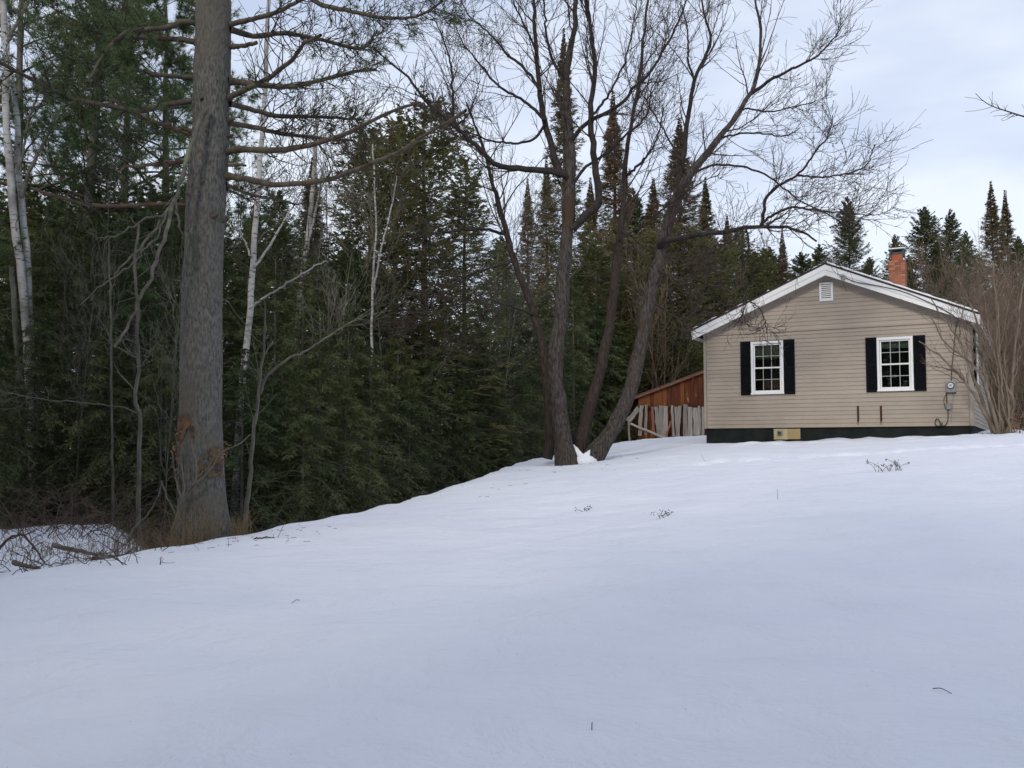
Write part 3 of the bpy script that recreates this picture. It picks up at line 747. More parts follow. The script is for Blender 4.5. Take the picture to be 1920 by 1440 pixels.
prism('roof', [(-.18, stop(-.18) + .012), (sx1, stop(sx1) + .012), (sx1, stop(sx1) + .09), (-.18, stop(-.18) + .09)], -.16, 3.2, M['red_plank'], shed)
prism('roof_cover', [(-.2, stop(-.2) + .093), (sx1, stop(sx1) + .093), (sx1, stop(sx1) + .115), (-.2, stop(-.2) + .115)], -.18, 3.2, M['log_bark'], shed)
lz = sp3(1250, 760)[2]
boxes('ledge', [(sx0 - .02, sx1, -.16, -.03, lz - .09, lz - .03)], M['rust'], shed)
def plank(name, p0, p1, w, th, mat, label, group=None, cat='plank'):
    p0 = np.array(p0); p1 = np.array(p1); d = p1 - p0; ln = np.linalg.norm(d)
    rr = random.Random(int(p0[0] * 1000)); n = 7; vs = []
    for i in range(n):
        t = i / (n - 1); cw = w * (1 + rr.uniform(-.12, .12)); cx = rr.uniform(-.01, .01)
        vs += [(-cw / 2 + cx, -th / 2, t * ln), (cw / 2 + cx, -th / 2, t * ln), (cw / 2 + cx, th / 2, t * ln), (-cw / 2 + cx, th / 2, t * ln)]
    vs = np.array(vs)
    vs[-4:, 2] += np.array([rr.uniform(-.05, .05)] * 2 + [0, 0])
    fs = [(3, 2, 1, 0), (4 * n - 4, 4 * n - 3, 4 * n - 2, 4 * n - 1)]
    for i in range(n - 1):
        for j in range(4): fs.append((4 * i + j, 4 * i + (j + 1) % 4, 4 * i + 4 + (j + 1) % 4, 4 * i + 4 + j))
    o = obj_np(name, [(vs, np.array(fs), 0, False)], mat)
    z = Vector(d).normalized(); x = Vector((1, 0, 0)); x = (x - z * x.dot(z)).normalized(); y = z.cross(x)
    o.matrix_world = Matrix(((x[0], y[0], z[0], p0[0]), (x[1], y[1], z[1], p0[1]), (x[2], y[2], z[2], p0[2]), (0, 0, 0, 1)))
    return tag(o, label, cat, group)
ordn = ['rightmost, half hidden,', 'second', 'third', 'fourth', 'fifth', 'sixth', 'seventh', 'eighth', 'ninth', 'tenth', 'eleventh', 'twelfth', 'thirteenth', 'fourteenth']
pl = [(1203, 1199, 7), (1212, 1210, 5), (1223, 1226, 5), (1230, 1236, 7), (1240, 1238, 9), (1249, 1247, 8), (1260, 1263, 4), (1267, 1270, 6), (1274, 1271, 6), (1285, 1285, 8), (1294, 1294, 8), (1304, 1306, 10), (1311, 1311, 5), (1318, 1318, 5)][::-1]
for i, (ut, ub, w) in enumerate(pl):
    vt = 762 + random.uniform(-3, 2); vb = 816 + random.uniform(-4, 2)
    p1 = sp3(ut, vt, SY - .2); p0 = sp3(ub, vb + 3, SY - .62)
    lb = f'{ordn[i]} weathered grey plank leaning on the red shed, counting from the house corner' if i else 'weathered grey plank leaning on the red shed right at the house corner'
    plank('plank', p0, p1, w / FPX * SY, .03, M['grey_plank'] if i not in (11,) else M['red_plank'], lb, 'planks leaning on the shed')
plank('plank', sp3(1178, 790, SY - .5), sp3(1199, 764, SY - .1), .17, .04, M['grey_plank'], 'short grey board sloping outward at the left end of the shed')
plank('post', sp3(1180, 826, SY - .5), sp3(1178.5, 791, SY - .5), .06, .06, M['grey_plank'], 'thin grey post standing left of the red shed', cat='post')
plank('pole', sp3(1248, 823, SY - .9), sp3(1181, 794, SY - .56), .07, .05, M['grey_plank'], 'pale pole sloping down to the snow in front of the red shed', cat='pole')
plank('stick', sp3(1249, 818, SY - .8), sp3(1258, 790, SY - .75), .06, .03, M['red_plank'], 'short pinkish stick standing in the snow before the shed', cat='stick')

# ------------------------------------------------------------------ conifer prototypes
def tri_rot(v, ax, an):
    c, s = np.cos(an)[..., None], np.sin(an)[..., None]
    return v * c + np.cross(ax, v) * s + ax * (ax * v).sum(-1, keepdims=True) * (1 - c)

def conifer(name, seed, H, Rm, nb, m, q, mat, z0=.3, prof=1.0, e_lo=-12, e_hi=35, droop=.25, tip=.0, subl=.36, leaf=.10, lw=.018, gap=.1, trunk_r=None, bare_to=0.0, twigmat=None, ragged=.25, jit=.35):
    """trunk, crown; nb boughs, m side sprays a side, q leaf fans a spray"""
    rg = np.random.default_rng(seed)
    t = (np.arange(nb) + rg.random(nb)) / nb
    t = bare_to + (1 - bare_to) * t
    zz = z0 + (H - z0) * t
    Lb = Rm * (1 - t) ** prof * (1 + .0 * t) * rg.uniform(1 - ragged, 1 + ragged * .5, nb) + .02
    tap = np.clip((1 - t) / .16, .12, 1)
    low = np.clip((t - bare_to) / .08, .45, 1); Lb *= low
    az = np.arange(nb) * 2.39996 + rg.normal(0, .35, nb)
    e = np.radians(e_lo + (e_hi - e_lo) * t ** 1.2 + rg.normal(0, 6, nb))
    n = 7; ss = np.linspace(0, 1, n)
    h = np.stack([np.cos(az), np.sin(az), np.zeros(nb)], -1)
    dz = np.tan(e)[:, None] * ss - droop * (1 + rg.normal(0, .3, nb))[:, None] * ss ** 2 + tip * ss ** 4
    side = np.stack([-h[:, 1], h[:, 0], 0 * h[:, 0]], -1)
    cur = rg.normal(0, .12, nb)
    P = h[:, None, :] * (Lb[:, None] * ss)[..., None] + side[:, None, :] * (Lb[:, None] * cur[:, None] * ss ** 2)[..., None]
    P[:, :, 2] = zz[:, None] + Lb[:, None] * dz
    tr = trunk_r or H * .011
    Rb = np.maximum(Lb[:, None] * .012 * (1 - .8 * ss), .004)
    ch_w = [(*tubes(P, Rb, 3), 1, True)]
    # sprays
    B = nb * m * 2
    bi = np.repeat(np.arange(nb), m * 2); sd = np.tile(np.array([1, -1]), nb * m)
    s = np.clip(np.tile(np.repeat(np.linspace(.10, .985, m), 2), nb) + rg.normal(0, .35 / m, B), .05, .995)
    keep = rg.random(B) > gap * (1.0 + .5 * (s < .35))
    bi, sd, s = bi[keep], sd[keep], s[keep]; B = len(bi)
    p, tg, _ = sample(P, Rb, bi, s)
    up = np.tile(np.array([[0, 0, 1.]]), (B, 1))
    lat = norm(np.cross(up, tg)) * sd[:, None]
    nrm = norm(np.cross(tg, lat) * sd[:, None])
    an = np.radians(rg.uniform(38, 66, B))
    d = norm(np.cos(an)[:, None] * tg + np.sin(an)[:, None] * lat + nrm * rg.normal(-.10, .22 + .25 * (jit > .5), B)[:, None])
    sl = (subl * Lb[bi] * (1 - s) ** .75 * .9 + leaf * .8 * tap[bi]) * rg.uniform(.6, 1.15, B)
    k = np.linspace(.12, 1.0, q)
    Q = B * q
    si = np.repeat(np.arange(B), q); kk = np.tile(k, B) + rg.normal(0, .05, Q)
    pos = p[si] + d[si] * (sl[si] * kk)[:, None]
    pos[:, 2] -= (sl[si] * kk ** 2) * .18
    nn = norm(nrm[si] + rg.normal(0, jit, (Q, 3)))
    alt = np.where(np.arange(Q) % 2 == 0, 1., -1.) * np.radians(rg.uniform(22, 48, Q)); last = (np.arange(Q) % q) == q - 1; alt[last] *= .2
    ld = norm(tri_rot(d[si], nn, alt))
    ll = leaf * rg.uniform(.6, 1.3, Q) * (1.1 - .35 * np.clip(kk, 0, 1)) * tap[bi][si] ** .6
    wv = norm(np.cross(ld, nn)) * (lw * rg.uniform(.7, 1.4, Q))[:, None]
    a = pos - ld * (ll * .25)[:, None]; bq = pos + ld * (ll * .25)[:, None] + wv; c = pos + ld * ll[:, None]; e_ = pos + ld * (ll * .35)[:, None] - wv
    c[:, 2] -= ll * .12
    Vl = np.stack([a, bq, c, e_], 1).reshape(-1, 3); Fl = np.arange(Q * 4).reshape(-1, 4)
    root = empty(name)
    nt_ = 14; zt_ = np.linspace(-.5, H, nt_); ws = np.cumsum(rg.normal(0, .012 * H / 10, (nt_, 2)), 0)
    Pt = np.stack([ws[:, 0] - ws[1, 0], ws[:, 1] - ws[1, 1], zt_], -1)[None]; Pt[0, 0, :2] = 0
    Rt = (tr * (1 - np.linspace(0, 1, nt_) * .93))[None]
    obj_np('trunk', [(*tubes(Pt, Rt, 8), 0, True)], M['conifer_bark'], root)
    obj_np('crown', [(Vl, Fl, 0, False)] + ch_w, [mat, twigmat or M['grey_twig']], root)
    return root

PROTO = {}
def dead_twigs(root, H, Rm, n, seed, zlo=.1, zhi=.6, mat=None):
    """grey dead lower twigs that show between the live boughs"""
    rg = np.random.default_rng(seed)
    az = rg.random(n) * 6.283; z = H * (zlo + (zhi - zlo) * rg.random(n)); ln = Rm * rg.uniform(.5, 1.05, n); nn = 6; ss = np.linspace(0, 1, nn)
    h = np.stack([np.cos(az), np.sin(az), rg.uniform(-.1, .35, n)], -1)
    P = h[:, None, :] * (ln[:, None] * ss)[..., None]; P[:, :, 2] += z[:, None] - .12 * ln[:, None] * ss ** 2
    w = rg.normal(0, .03, P.shape); w[:, 0] = 0; P += np.cumsum(w, 1) * .8
    Rr = np.maximum(.012 * (1 - .8 * ss), .004)[None].repeat(n, 0)
    Q, RQ = sprout(P, Rr, 6, .3, .8, (25, 55), 4, .25, .0, .05, .5, .01, .003, rg)
    obj_np('dead_branches', [(*tubes(P, Rr, 4), 0, True), (*tubes(Q, RQ, 3), 0, True)], mat or M['grey_twig'], root)

hem = dict(mat=M['hemlock'], z0=.15, prof=.75, e_lo=-6, e_hi=30, droop=.42, subl=.38, leaf=.078, lw=.0092, gap=.16, jit=.6, ragged=.4)
PROTO['hemlock_tree'] = [conifer('hemlock_tree', 21, 11, 2.6, 185, 20, 10, **hem), conifer('hemlock_tree', 22, 9, 2.4, 165, 19, 10, **hem),
                         conifer('hemlock_tree', 23, 6, 2.1, 125, 18, 10, **{**hem, 'prof': .65, 'droop': .5})]
for i, (p, H, Rm) in enumerate(zip(PROTO['hemlock_tree'], (11, 9, 6), (2.4, 2.2, 1.9))): dead_twigs(p, H, Rm, 26, 50 + i)
ced = dict(mat=M['cedar'], z0=.4, prof=.62, e_lo=0, e_hi=60, droop=.16, tip=.20, subl=.40, leaf=.125, lw=.014, gap=.42, ragged=.5)
PROTO['cedar_tree'] = [conifer('cedar_tree', 31, 10, 1.9, 230, 14, 7, **ced), conifer('cedar_tree', 32, 8, 1.7, 190, 14, 7, **ced)]
spr = dict(mat=M['spruce'], z0=.5, prof=.85, e_lo=-16, e_hi=40, droop=.16, tip=.24, subl=.40, leaf=.15, lw=.017, gap=.08, ragged=.45)
PROTO['spruce_tree'] = [conifer('spruce_tree', 41, 14, 3.6, 360, 14, 6, **spr), conifer('spruce_tree', 42, 12, 3.6, 320, 14, 6, **spr)]
fir = dict(mat=M['fir'], z0=.5, prof=1.0, e_lo=-20, e_hi=40, droop=.10, tip=.16, subl=.42, leaf=.15, lw=.016, gap=.14, ragged=.6)
PROTO['fir_tree'] = [conifer('fir_tree', 51, 15, 3.0, 400, 11, 5, **{**fir, 'prof': 1.25}), conifer('fir_tree', 52, 15, 2.5, 380, 10, 5, **{**fir, 'prof': 1.3})]
PHT = {'hemlock_tree': (11, 9, 6), 'cedar_tree': (10, 8), 'spruce_tree': (14, 12), 'fir_tree': (15, 15)}
for ps in PROTO.values():
    for p in ps: p['category'] = 'tree'
USED = set()
def conif(kind, var, u, v, Y, label, group=None, ws=1.0, rz=None, sink=.1):
    """tree of a kind whose tip shows at photo pixel (u, v) at distance Y"""
    x, _, g = gxy(u, Y)
    H = at(u, v, Y)[2] - g
    p = PROTO[kind][var]; s = H / PHT[kind][var]
    rz = random.uniform(0, 6.28) if rz is None else rz
    key = (kind, var)
    sc = (max(s, .55) * ws, max(s, .55) * ws, s)
    if key not in USED:
        USED.add(key); p.location = (x, Y, g - sink); p.rotation_euler = (0, 0, rz); p.scale = sc; p['label'] = label
        if group: p['group'] = group
        return p
    return copy_thing(p, (x, Y, g - sink), rz, sc, label, group)

# individually recognisable conifers
conif('spruce_tree', 0, 1600, 365, 47, 'dark spruce with a thin spire rising behind the left slope of the house roof', ws=1.0)
conif('spruce_tree', 1, 1690, 437, 52, 'small spruce top showing right behind the chimney', ws=.8)
conif('spruce_tree', 1, 1748, 384, 45, 'full dark spruce standing just right of the chimney', ws=1.15)
conif('spruce_tree', 0, 1797, 389, 47, 'spruce with ragged top, second to the right of the chimney', ws=1.0)
conif('fir_tree', 0, 1876, 337, 58, 'taller of the two slim firs at the right edge', ws=1.2)
conif('fir_tree', 1, 1902, 354, 61, 'shorter slim fir at the right edge beside the taller one', ws=1.2)
conif('fir_tree', 1, 1475, 424, 44, 'narrow fir tip between the leaning trunk and the house peak', ws=1.1)
conif('fir_tree', 0, 1281, 216, 42, 'brownish fir spire directly behind the right leaning trunk', ws=1.4)
conif('fir_tree', 1, 1154, 168, 45, 'thin brownish fir spire between the middle trunks of the bare tree', ws=1.25)
conif('fir_tree', 0, 1060, 50, 43, 'tallest fir, its tip right behind the main trunk of the bare tree', ws=.85)
conif('fir_tree', 1, 990, 332, 60, 'small distant fir in the sky gap left of the main bare trunk', ws=1.1)
conif('fir_tree', 0, 1026, 292, 62, 'distant fir close against the left side of the main bare trunk', ws=1.0)
conif('cedar_tree', 0, 802, 186, 25.5, 'tallest olive cedar with a pointed top left of the bare tree', ws=1.5)
conif('cedar_tree', 1, 742, 222, 25.0, 'olive cedar with ragged top just left of the tallest cedar', ws=1.25)
conif('cedar_tree', 1, 688, 238, 26.5, 'dense dark cedar at the left end of the cedar clump', ws=1.3)
conif('cedar_tree', 0, 868, 300, 28.5, 'thin see-through cedar right of the tallest cedar', ws=1.3)
conif('fir_tree', 1, 578, 290, 30, 'brown pointed fir seen past the end of the lowest long pine limb', ws=1.5)
conif('spruce_tree', 1, 515, 352, 31, 'dark spruce in the gap right of the white birch trunk', ws=.9)
conif('spruce_tree', 0, 470, 372, 33, 'dark spruce close right of the big pine trunk', ws=.8)
# hemlock wall, zone by zone
GH = 'hemlocks in the dark forest wall'
zoneA = 'dense dark hemlock in the forest left of the big pine trunk'
zoneB = 'dense hemlock with grey dead twigs between the big pine and the thin white birches'
zoneC = 'low dark hemlock at the snow bank below the olive cedars'
zoneD = 'shaggy hemlock behind the trunks of the bare tree'
for (u, v, Y, var, z) in [
    (-60, 330, 17.5, 1, zoneA), (30, 300, 19.5, 0, zoneA), (110, 345, 18.2, 1, zoneA), (180, 290, 20, 0, zoneA), (245, 330, 17.8, 1, zoneA), (315, 300, 19.3, 0, zoneA), (70, 560, 17.0, 2, zoneA), (200, 590, 17.0, 2, zoneA), (300, 620, 16.8, 2, zoneA), (-20, 620, 16.2, 2, zoneA),
    (-90, 330, 24, 0, zoneA), (40, 330, 25, 0, zoneA), (150, 300, 24, 0, zoneA), (265, 320, 26, 0, zoneA), (345, 330, 25, 0, zoneA)]:
    conif('hemlock_tree', var, u, v, Y, spot('dark hemlock' if z is not zoneB else 'shaggy hemlock', u, v, var == 2), GH, ws=random.uniform(.95, 1.2))
for (u, v, Y, var, z) in [
    (405, 430, 19, 1, zoneB), (455, 455, 20.5, 0, zoneB), (510, 470, 19.0, 1, zoneB), (565, 440, 21, 0, zoneB), (615, 430, 22.5, 0, zoneB), (660, 415, 23, 0, zoneB),
    (455, 640, 16.6, 2, zoneB), (530, 630, 17.6, 2, zoneB), (600, 610, 18.6, 2, zoneB), (565, 700, 16.9, 2, zoneB), (645, 700, 18.2, 2, zoneB), (650, 560, 19.8, 1, zoneB)]:
    conif('hemlock_tree', var, u, v, Y, spot('dark hemlock' if z is not zoneB else 'shaggy hemlock', u, v, var == 2), GH, ws=random.uniform(.95, 1.2))
for (u, v, Y, var, z) in [
    (690, 640, 20.2, 2, zoneC), (765, 690, 21.2, 2, zoneC), (865, 720, 23.6, 2, zoneC), (930, 700, 26.0, 2, zoneC), (745, 600, 22, 1, zoneC), (800, 640, 23, 2, zoneC), (850, 650, 25, 2, zoneC), (905, 640, 26.5, 2, zoneC), (960, 640, 28.5, 2, zoneC), (720, 500, 24, 0, zoneC), (785, 600, 25.5, 1, zoneC), (1010, 650, 30, 2, zoneC)]:
    conif('hemlock_tree', var, u, v, Y, spot('dark hemlock' if z is not zoneB else 'shaggy hemlock', u, v, var == 2), GH, ws=random.uniform(1.0, 1.25))
for (u, v, Y, var, z) in [
    (900, 540, 31, 1, zoneD), (960, 520, 33, 1, zoneD), (1020, 540, 33, 1, zoneD), (1075, 500, 34, 1, zoneD), (1120, 560, 36, 2, zoneD), (1150, 620, 36.5, 2, zoneD)]:
    conif('hemlock_tree', var, u, v, Y, spot('dark hemlock' if z is not zoneB else 'shaggy hemlock', u, v, var == 2), GH, ws=random.uniform(1.0, 1.25))
GC = 'olive cedars behind the shed'
for (u, v, Y, var) in [(1110, 450, 38, 0), (1165, 420, 40, 1), (1215, 440, 39, 0), (1260, 420, 41, 1), (1310, 430, 40, 0), (1350, 455, 41, 1), (1395, 430, 43, 0), (1440, 470, 44, 1), (1230, 600, 38, 1), (1175, 600, 37.5, 1), (1290, 590, 38, 1), (1120, 610, 36.8, 1)]:
    conif('cedar_tree', var, u, v, Y, spot('olive cedar', u, v, v > 550), GC, ws=random.uniform(1.5, 1.9))
GB = 'background conifers on the far skyline'
for (u, v, Y, k, var) in [(1420, 470, 52, 'spruce_tree', 1), (1450, 460, 55, 'spruce_tree', 0), (1510, 470, 50, 'spruce_tree', 1), (1545, 455, 54, 'spruce_tree', 0), (1370, 400, 50, 'fir_tree', 0), (1330, 330, 50, 'fir_tree', 1), (1230, 330, 52, 'fir_tree', 0), (1110, 330, 55, 'fir_tree', 1), (1190, 350, 54, 'spruce_tree', 0), (940, 440, 58, 'spruce_tree', 0)]:
    conif(k, var, u, v, Y, 'dark conifer in the row on the skyline behind the bare tree', GB + ' behind the bare tree', ws=1.35)
for (u, v, Y, k, var) in [(1640, 480, 60, 'spruce_tree', 1), (1715, 475, 62, 'spruce_tree', 0), (1770, 450, 58, 'spruce_tree', 1), (1825, 430, 57, 'spruce_tree', 0), (1850, 480, 52, 'cedar_tree', 0), (1925, 440, 55, 'spruce_tree', 1), (1960, 420, 50, 'spruce_tree', 0)]:
    conif(k, var, u, v, Y, 'dark conifer in the far row behind the chimney and right roof slope', GB + ' behind the house')
# the deep wood behind, one mass
def deep_wood():
    rg = np.random.default_rng(77); k = 0
    chs = []
    src = PROTO['spruce_tree'][1]
    crown = [c for c in src.children if c.name.startswith('crown')][0]; me = crown.data
    nv = len(me.vertices); co = np.empty(nv * 3, np.float32); me.vertices.foreach_get('co', co); co = co.reshape(-1, 3)
    co = co[:len(co) // 4 * 4].reshape(-1, 4, 3)[:me.polygons.__len__()]
    nl_ = sum(1 for p in me.polygons if p.material_index == 0); co = co[:nl_]; co = co[rg.random(len(co)) < .11]; mid = co.mean(1, keepdims=True); co = (mid + (co - mid) * 2.6).reshape(-1, 3)
    sub = np.arange(len(co)).reshape(-1, 4)
    for u in range(-160, 1180, 62):
        Y = rg.uniform(33, 40) if u < 900 else rg.uniform(62, 75)
        v = np.interp(u, [-200, 360, 420, 640, 690, 730, 850, 940, 1000, 1180], [330, 340, 410, 410, 400, 540, 570, 560, 480, 460]) + rg.uniform(-10, 40)
        x, _, g = gxy(u, Y); H = at(u, v, Y)[2] - g; s = H / 12.0; a = rg.uniform(0, 6.28)
        V = co * np.array((max(s, .6) * 1.2, max(s, .6) * 1.2, s)); c, sn = math.cos(a), math.sin(a)
        V = np.stack([V[:, 0] * c - V[:, 1] * sn + x, V[:, 0] * sn + V[:, 1] * c + Y, V[:, 2] + g - .1], -1)
        chs.append((V, sub, 0, False))
    o = obj_np('far_forest', chs, M['spruce']); tag(o, kind='stuff')
deep_wood()
def wood_behind():
    """unseen wood behind the camera, mirrored in the windows, raised to shade snow"""
    rg = np.random.default_rng(78); chs = []
    crown = [c for c in PROTO['hemlock_tree'][0].children if c.name.startswith('crown')][0]; me = crown.data
    co = np.empty(len(me.vertices) * 3, np.float32); me.vertices.foreach_get('co', co); co = co.reshape(-1, 4, 3) if len(co) % 12 == 0 else co[:len(co) // 12 * 12].reshape(-1, 4, 3)
    co = co[:sum(1 for p in me.polygons if p.material_index == 0)]; co = co[rg.random(len(co)) < .055]; mid = co.mean(1, keepdims=True); co = mid + (co - mid) * 4.8
    spots_ = [(x, -7.0 - abs(x) * .06 + rg.uniform(-2.5, .5)) for x in np.arange(-30, 31, 2.6)] + [(x, -12 + rg.uniform(-2, 2)) for x in np.arange(-36, 37, 3.6)] + [(-10.5 + rg.uniform(-1, .6), y) for y in np.arange(-5, 9.5, 2.4)]  # last row stands unseen at the left, added to darken the near snow
    for x, y in spots_:
        x += rg.uniform(-.7, .7); s_ = rg.uniform(1.0, 1.35); a = rg.uniform(0, 6.28); c, sn = math.cos(a), math.sin(a)
        V = co.reshape(-1, 3) * np.array((s_ * 1.25, s_ * 1.25, s_)); V = np.stack([V[:, 0] * c - V[:, 1] * sn + x, V[:, 0] * sn + V[:, 1] * c + y, V[:, 2] + ground(x, y)], -1)
        chs.append((V, np.arange(len(V)).reshape(-1, 4), 0, False))
    tag(obj_np('far_forest', chs, M['hemlock']), kind='stuff')
wood_behind()

# ------------------------------------------------------------------ bare saplings and brush
def bare_proto(name, seed, H, nst, spread, l1, mat, r0=.02, per1=9, per2=6, per3=3, up=.35, base=.15, z1=.15, fine=.0035):
    rg = np.random.default_rng(seed)
    n = 14; ss = np.linspace(0, 1, n)
    az = rg.random(nst) * 6.283; sp = spread * rg.uniform(.3, 1, nst); hh = H * rg.uniform(.7, 1, nst)
    P = np.zeros((nst, n, 3)); b = rg.normal(0, base, (nst, 2))
    P[:, :, 0] = b[:, :1] + (np.cos(az) * sp)[:, None] * ss ** 1.3; P[:, :, 1] = b[:, 1:] + (np.sin(az) * sp)[:, None] * ss ** 1.3; P[:, :, 2] = -.15 + (hh[:, None] + .15) * ss
    w = rg.normal(0, .012 * H / 4, P.shape); w[:, 0] = 0; P += np.cumsum(w, 1)
    Rr = (r0 * rg.uniform(.6, 1.1, nst))[:, None] * (1 - .85 * ss)
    A, RA = sprout(P, Rr, per1, l1 * .5, l1, (25, 50), 7, z1, up, .05, .55, .03, fine * 1.3, rg)
    Bq, RB = sprout(A, RA, per2, l1 * .25, l1 * .55, (25, 55), 5, .15, up * .7, .05, .6, .02, fine * 1.1, rg)
    root = empty(name)
    ch = [(*tubes(A, RA, 4), 0, True), (*tubes(Bq, RB, 3), 0, True)]
    if per3:
        Cq, RC = sprout(Bq, RB, per3, l1 * .12, l1 * .28, (25, 55), 4, .15, up * .5, .05, .7, .01, fine, rg); ch.append((*tubes(Cq, RC, 3), 0, True))
    obj_np('stem', [(*tubes(P, Rr, 6), 0, True)], mat, root)
    obj_np('branches', ch, mat, root)
    return root
BP = {'grey': [bare_proto('bare_sapling', 61, 6, 2, .8, 1.5, M['grey_twig'], .03, 12, 6, 3), bare_proto('bare_sapling', 62, 6, 1, .6, 1.6, M['grey_twig'], .032, 22, 6, 3)],
      'brown': [bare_proto('bare_bush', 63, 4, 7, 1.5, 1.1, M['brush_twig'], .018, 8, 6, 3), bare_proto('bare_bush', 64, 4, 9, 1.2, 1.0, M['brush_twig'], .018, 7, 6, 3)]}
for k, ps in BP.items():
    for p in ps: p['category'] = 'tree' if k == 'grey' else 'bush'
USEDB = set()
def bare(kind, var, u, v, Y, label, group=None, ws=1.0, tilt=(0, 0)):
    x, _, g = gxy(u, Y); H = at(u, v, Y)[2] - g; s = H / (6 if kind == 'grey' else 4)
    p = BP[kind][var]; rz = random.uniform(0, 6.28); sc = (s * ws, s * ws, s)
    if (kind, var) not in USEDB:
        USEDB.add((kind, var)); p.location = (x, Y, g); p.rotation_euler = (tilt[0], tilt[1], rz); p.scale = sc; p['label'] = label
        if group: p['group'] = group
        return p
    return copy_thing(p, (x, Y, g), rz, sc, label, group, tilt)
for (u, v, Y, var) in [(475, 250, 23, 1), (540, 290, 24, 1), (595, 230, 26, 1), (625, 270, 26.5, 0), (610, 470, 20.5, 0)]:
    bare('grey', var, u, v, Y, 'thin grey bare sapling in the tangle between the big pine and the cedars', 'bare saplings beside the big pine', 1.0)
for (u, v, Y, var) in [(130, 470, 16.8, 1), (170, 360, 18, 0), (300, 480, 16.4, 1)]:
    bare('grey', var, u, v, Y, 'thin grey bare sapling against the dark wood left of the big pine', 'bare saplings left of the big pine', .9)
for (u, v, Y, var) in [(745, 330, 23.5, 1), (880, 380, 27, 0), (930, 330, 30, 1), (900, 470, 26, 0), (840, 480, 25, 1)]:
    bare('grey', var, u, v, Y, 'slender bare sapling at the edge of the cedars left of the bare tree', 'bare saplings left of the bare tree', 1.1)
for (u, v, Y, var) in [(1245, 430, 37, 0), (1340, 430, 40.5, 1), (1425, 420, 46, 0)]:
    bare('brown', var, u, v, Y, 'tall brown brushy growth behind the trunks of the bare tree', 'brown brush behind the bare tree', .75)
for (u, v, Y, var) in [(1965, 480, 25.5, 1), (2010, 500, 27, 0), (2040, 470, 29, 1), (1850, 500, 32, 0), (1885, 470, 34, 1), (1915, 490, 30, 0), (1935, 520, 27, 1), (1900, 540, 28, 0), (1865, 560, 33.5, 1), (1800, 470, 40, 0), (1760, 480, 41, 1), (1840, 470, 37, 0), (1875, 500, 31, 1), (1925, 480, 33, 0)]:  # entries past the right edge are added to shade the side wall
    bare('brown', var, u, v, Y, 'reddish brown brush behind the right end of the house', 'brown brush right of the house', .9)

# ------------------------------------------------------------------ background white pines (upper left foliage)
def needle_tufts(tips, dirs, rg, per=16, ln=.13, w=.0035):
    C = len(tips); Q = C * per; ti = np.repeat(np.arange(C), per)
    d = norm(dirs[ti] * .75 + rg.normal(0, .62, (Q, 3))); L_ = ln * rg.uniform(.7, 1.2, Q)
    pv = norm(np.cross(d, rg.normal(size=(Q, 3)))) * w
    a = tips[ti] - pv; b = tips[ti] + pv; c = tips[ti] + d * L_[:, None]; c[:, 2] -= L_ * .12
    return np.stack([a, b, c], 1).reshape(-1, 3), np.arange(Q * 3).reshape(-1, 3)

def white_pine(name, seed, H, Rm, nb, tufts=6, per=17, bare_to=.25, ln=.15, w=.0055):
    rg = np.random.default_rng(seed)
    t = bare_to + (1 - bare_to) * (np.arange(nb) + rg.random(nb)) / nb
    Lb = Rm * np.minimum(1, (1.05 - t) * 1.9) * rg.uniform(.6, 1.1, nb); az = np.arange(nb) * 2.4 + rg.normal(0, .4, nb)
    e = np.radians(2 + 40 * (t - bare_to) + rg.normal(0, 8, nb)); n = 9; ss = np.linspace(0, 1, n)
    h = np.stack([np.cos(az), np.sin(az), np.zeros(nb)], -1)
    P = h[:, None, :] * (Lb[:, None] * ss)[..., None]; P[:, :, 2] = (H * t)[:, None] + Lb[:, None] * (np.tan(e)[:, None] * ss - .18 * ss ** 2 + .16 * ss ** 4)
    wv = rg.normal(0, .02, P.shape); wv[:, 0] = 0; P += np.cumsum(wv, 1) * Lb[:, None, None] * .3
    Rb = np.maximum(Lb[:, None] * .013 * (1 - .85 * ss), .006)
    A, RA = sprout(P, Rb, 11, .4, 1.1, (30, 60), 5, .3, .18, .05, .5, .02, .005, rg, flat=.6)
    Bq, RB = sprout(A, RA, 5, .15, .4, (25, 55), 4, .25, .2, .05, .6, .01, .004, rg, flat=.4)
    allP = np.concatenate([Bq[:, -1], Bq[:, 2], A[:, -1]]); allD = np.concatenate([norm(Bq[:, -1] - Bq[:, -2]), norm(Bq[:, -1] - Bq[:, -2]), norm(A[:, -1] - A[:, -2])])
    Vn, Fn = needle_tufts(allP, allD, rg, per, ln, w)
    root = empty(name); root['category'] = 'tree'
    zt_ = np.linspace(-.4, H, 14); Pt = np.zeros((1, 14, 3)); Pt[0, :, 2] = zt_; Pt[0, 1:, :2] = np.cumsum(rg.normal(0, .03, (13, 2)), 0)
    obj_np('trunk', [(*tubes(Pt, (H * .013 * (1 - .9 * np.linspace(0, 1, 14)))[None], 10), 0, True)], M['pine_bark'], root)
    obj_np('crown', [(Vn, Fn, 0, False), (*tubes(P, Rb, 5), 1, True), (*tubes(A, RA, 3), 1, True), (*tubes(Bq, RB, 3), 1, True)], [M['pine'], M['pine_limb']], root)
    return root
wp = white_pine('pine_tree', 81, 14, 3.4, 60)
wp2 = white_pine('pine_tree', 82, 13, 3.0, 55)
for p, (u, Y, s, lb) in ((wp, (150, 21, 1.0, 'long needled pine behind the first white birch, left of the big pine')), (wp2, (285, 22.5, 1.05, 'long needled pine just left of the big pine trunk'))):
    x, _, g = gxy(u, Y); p.location = (x, Y, g - .1); p.scale = (s, s, s); p['label'] = lb
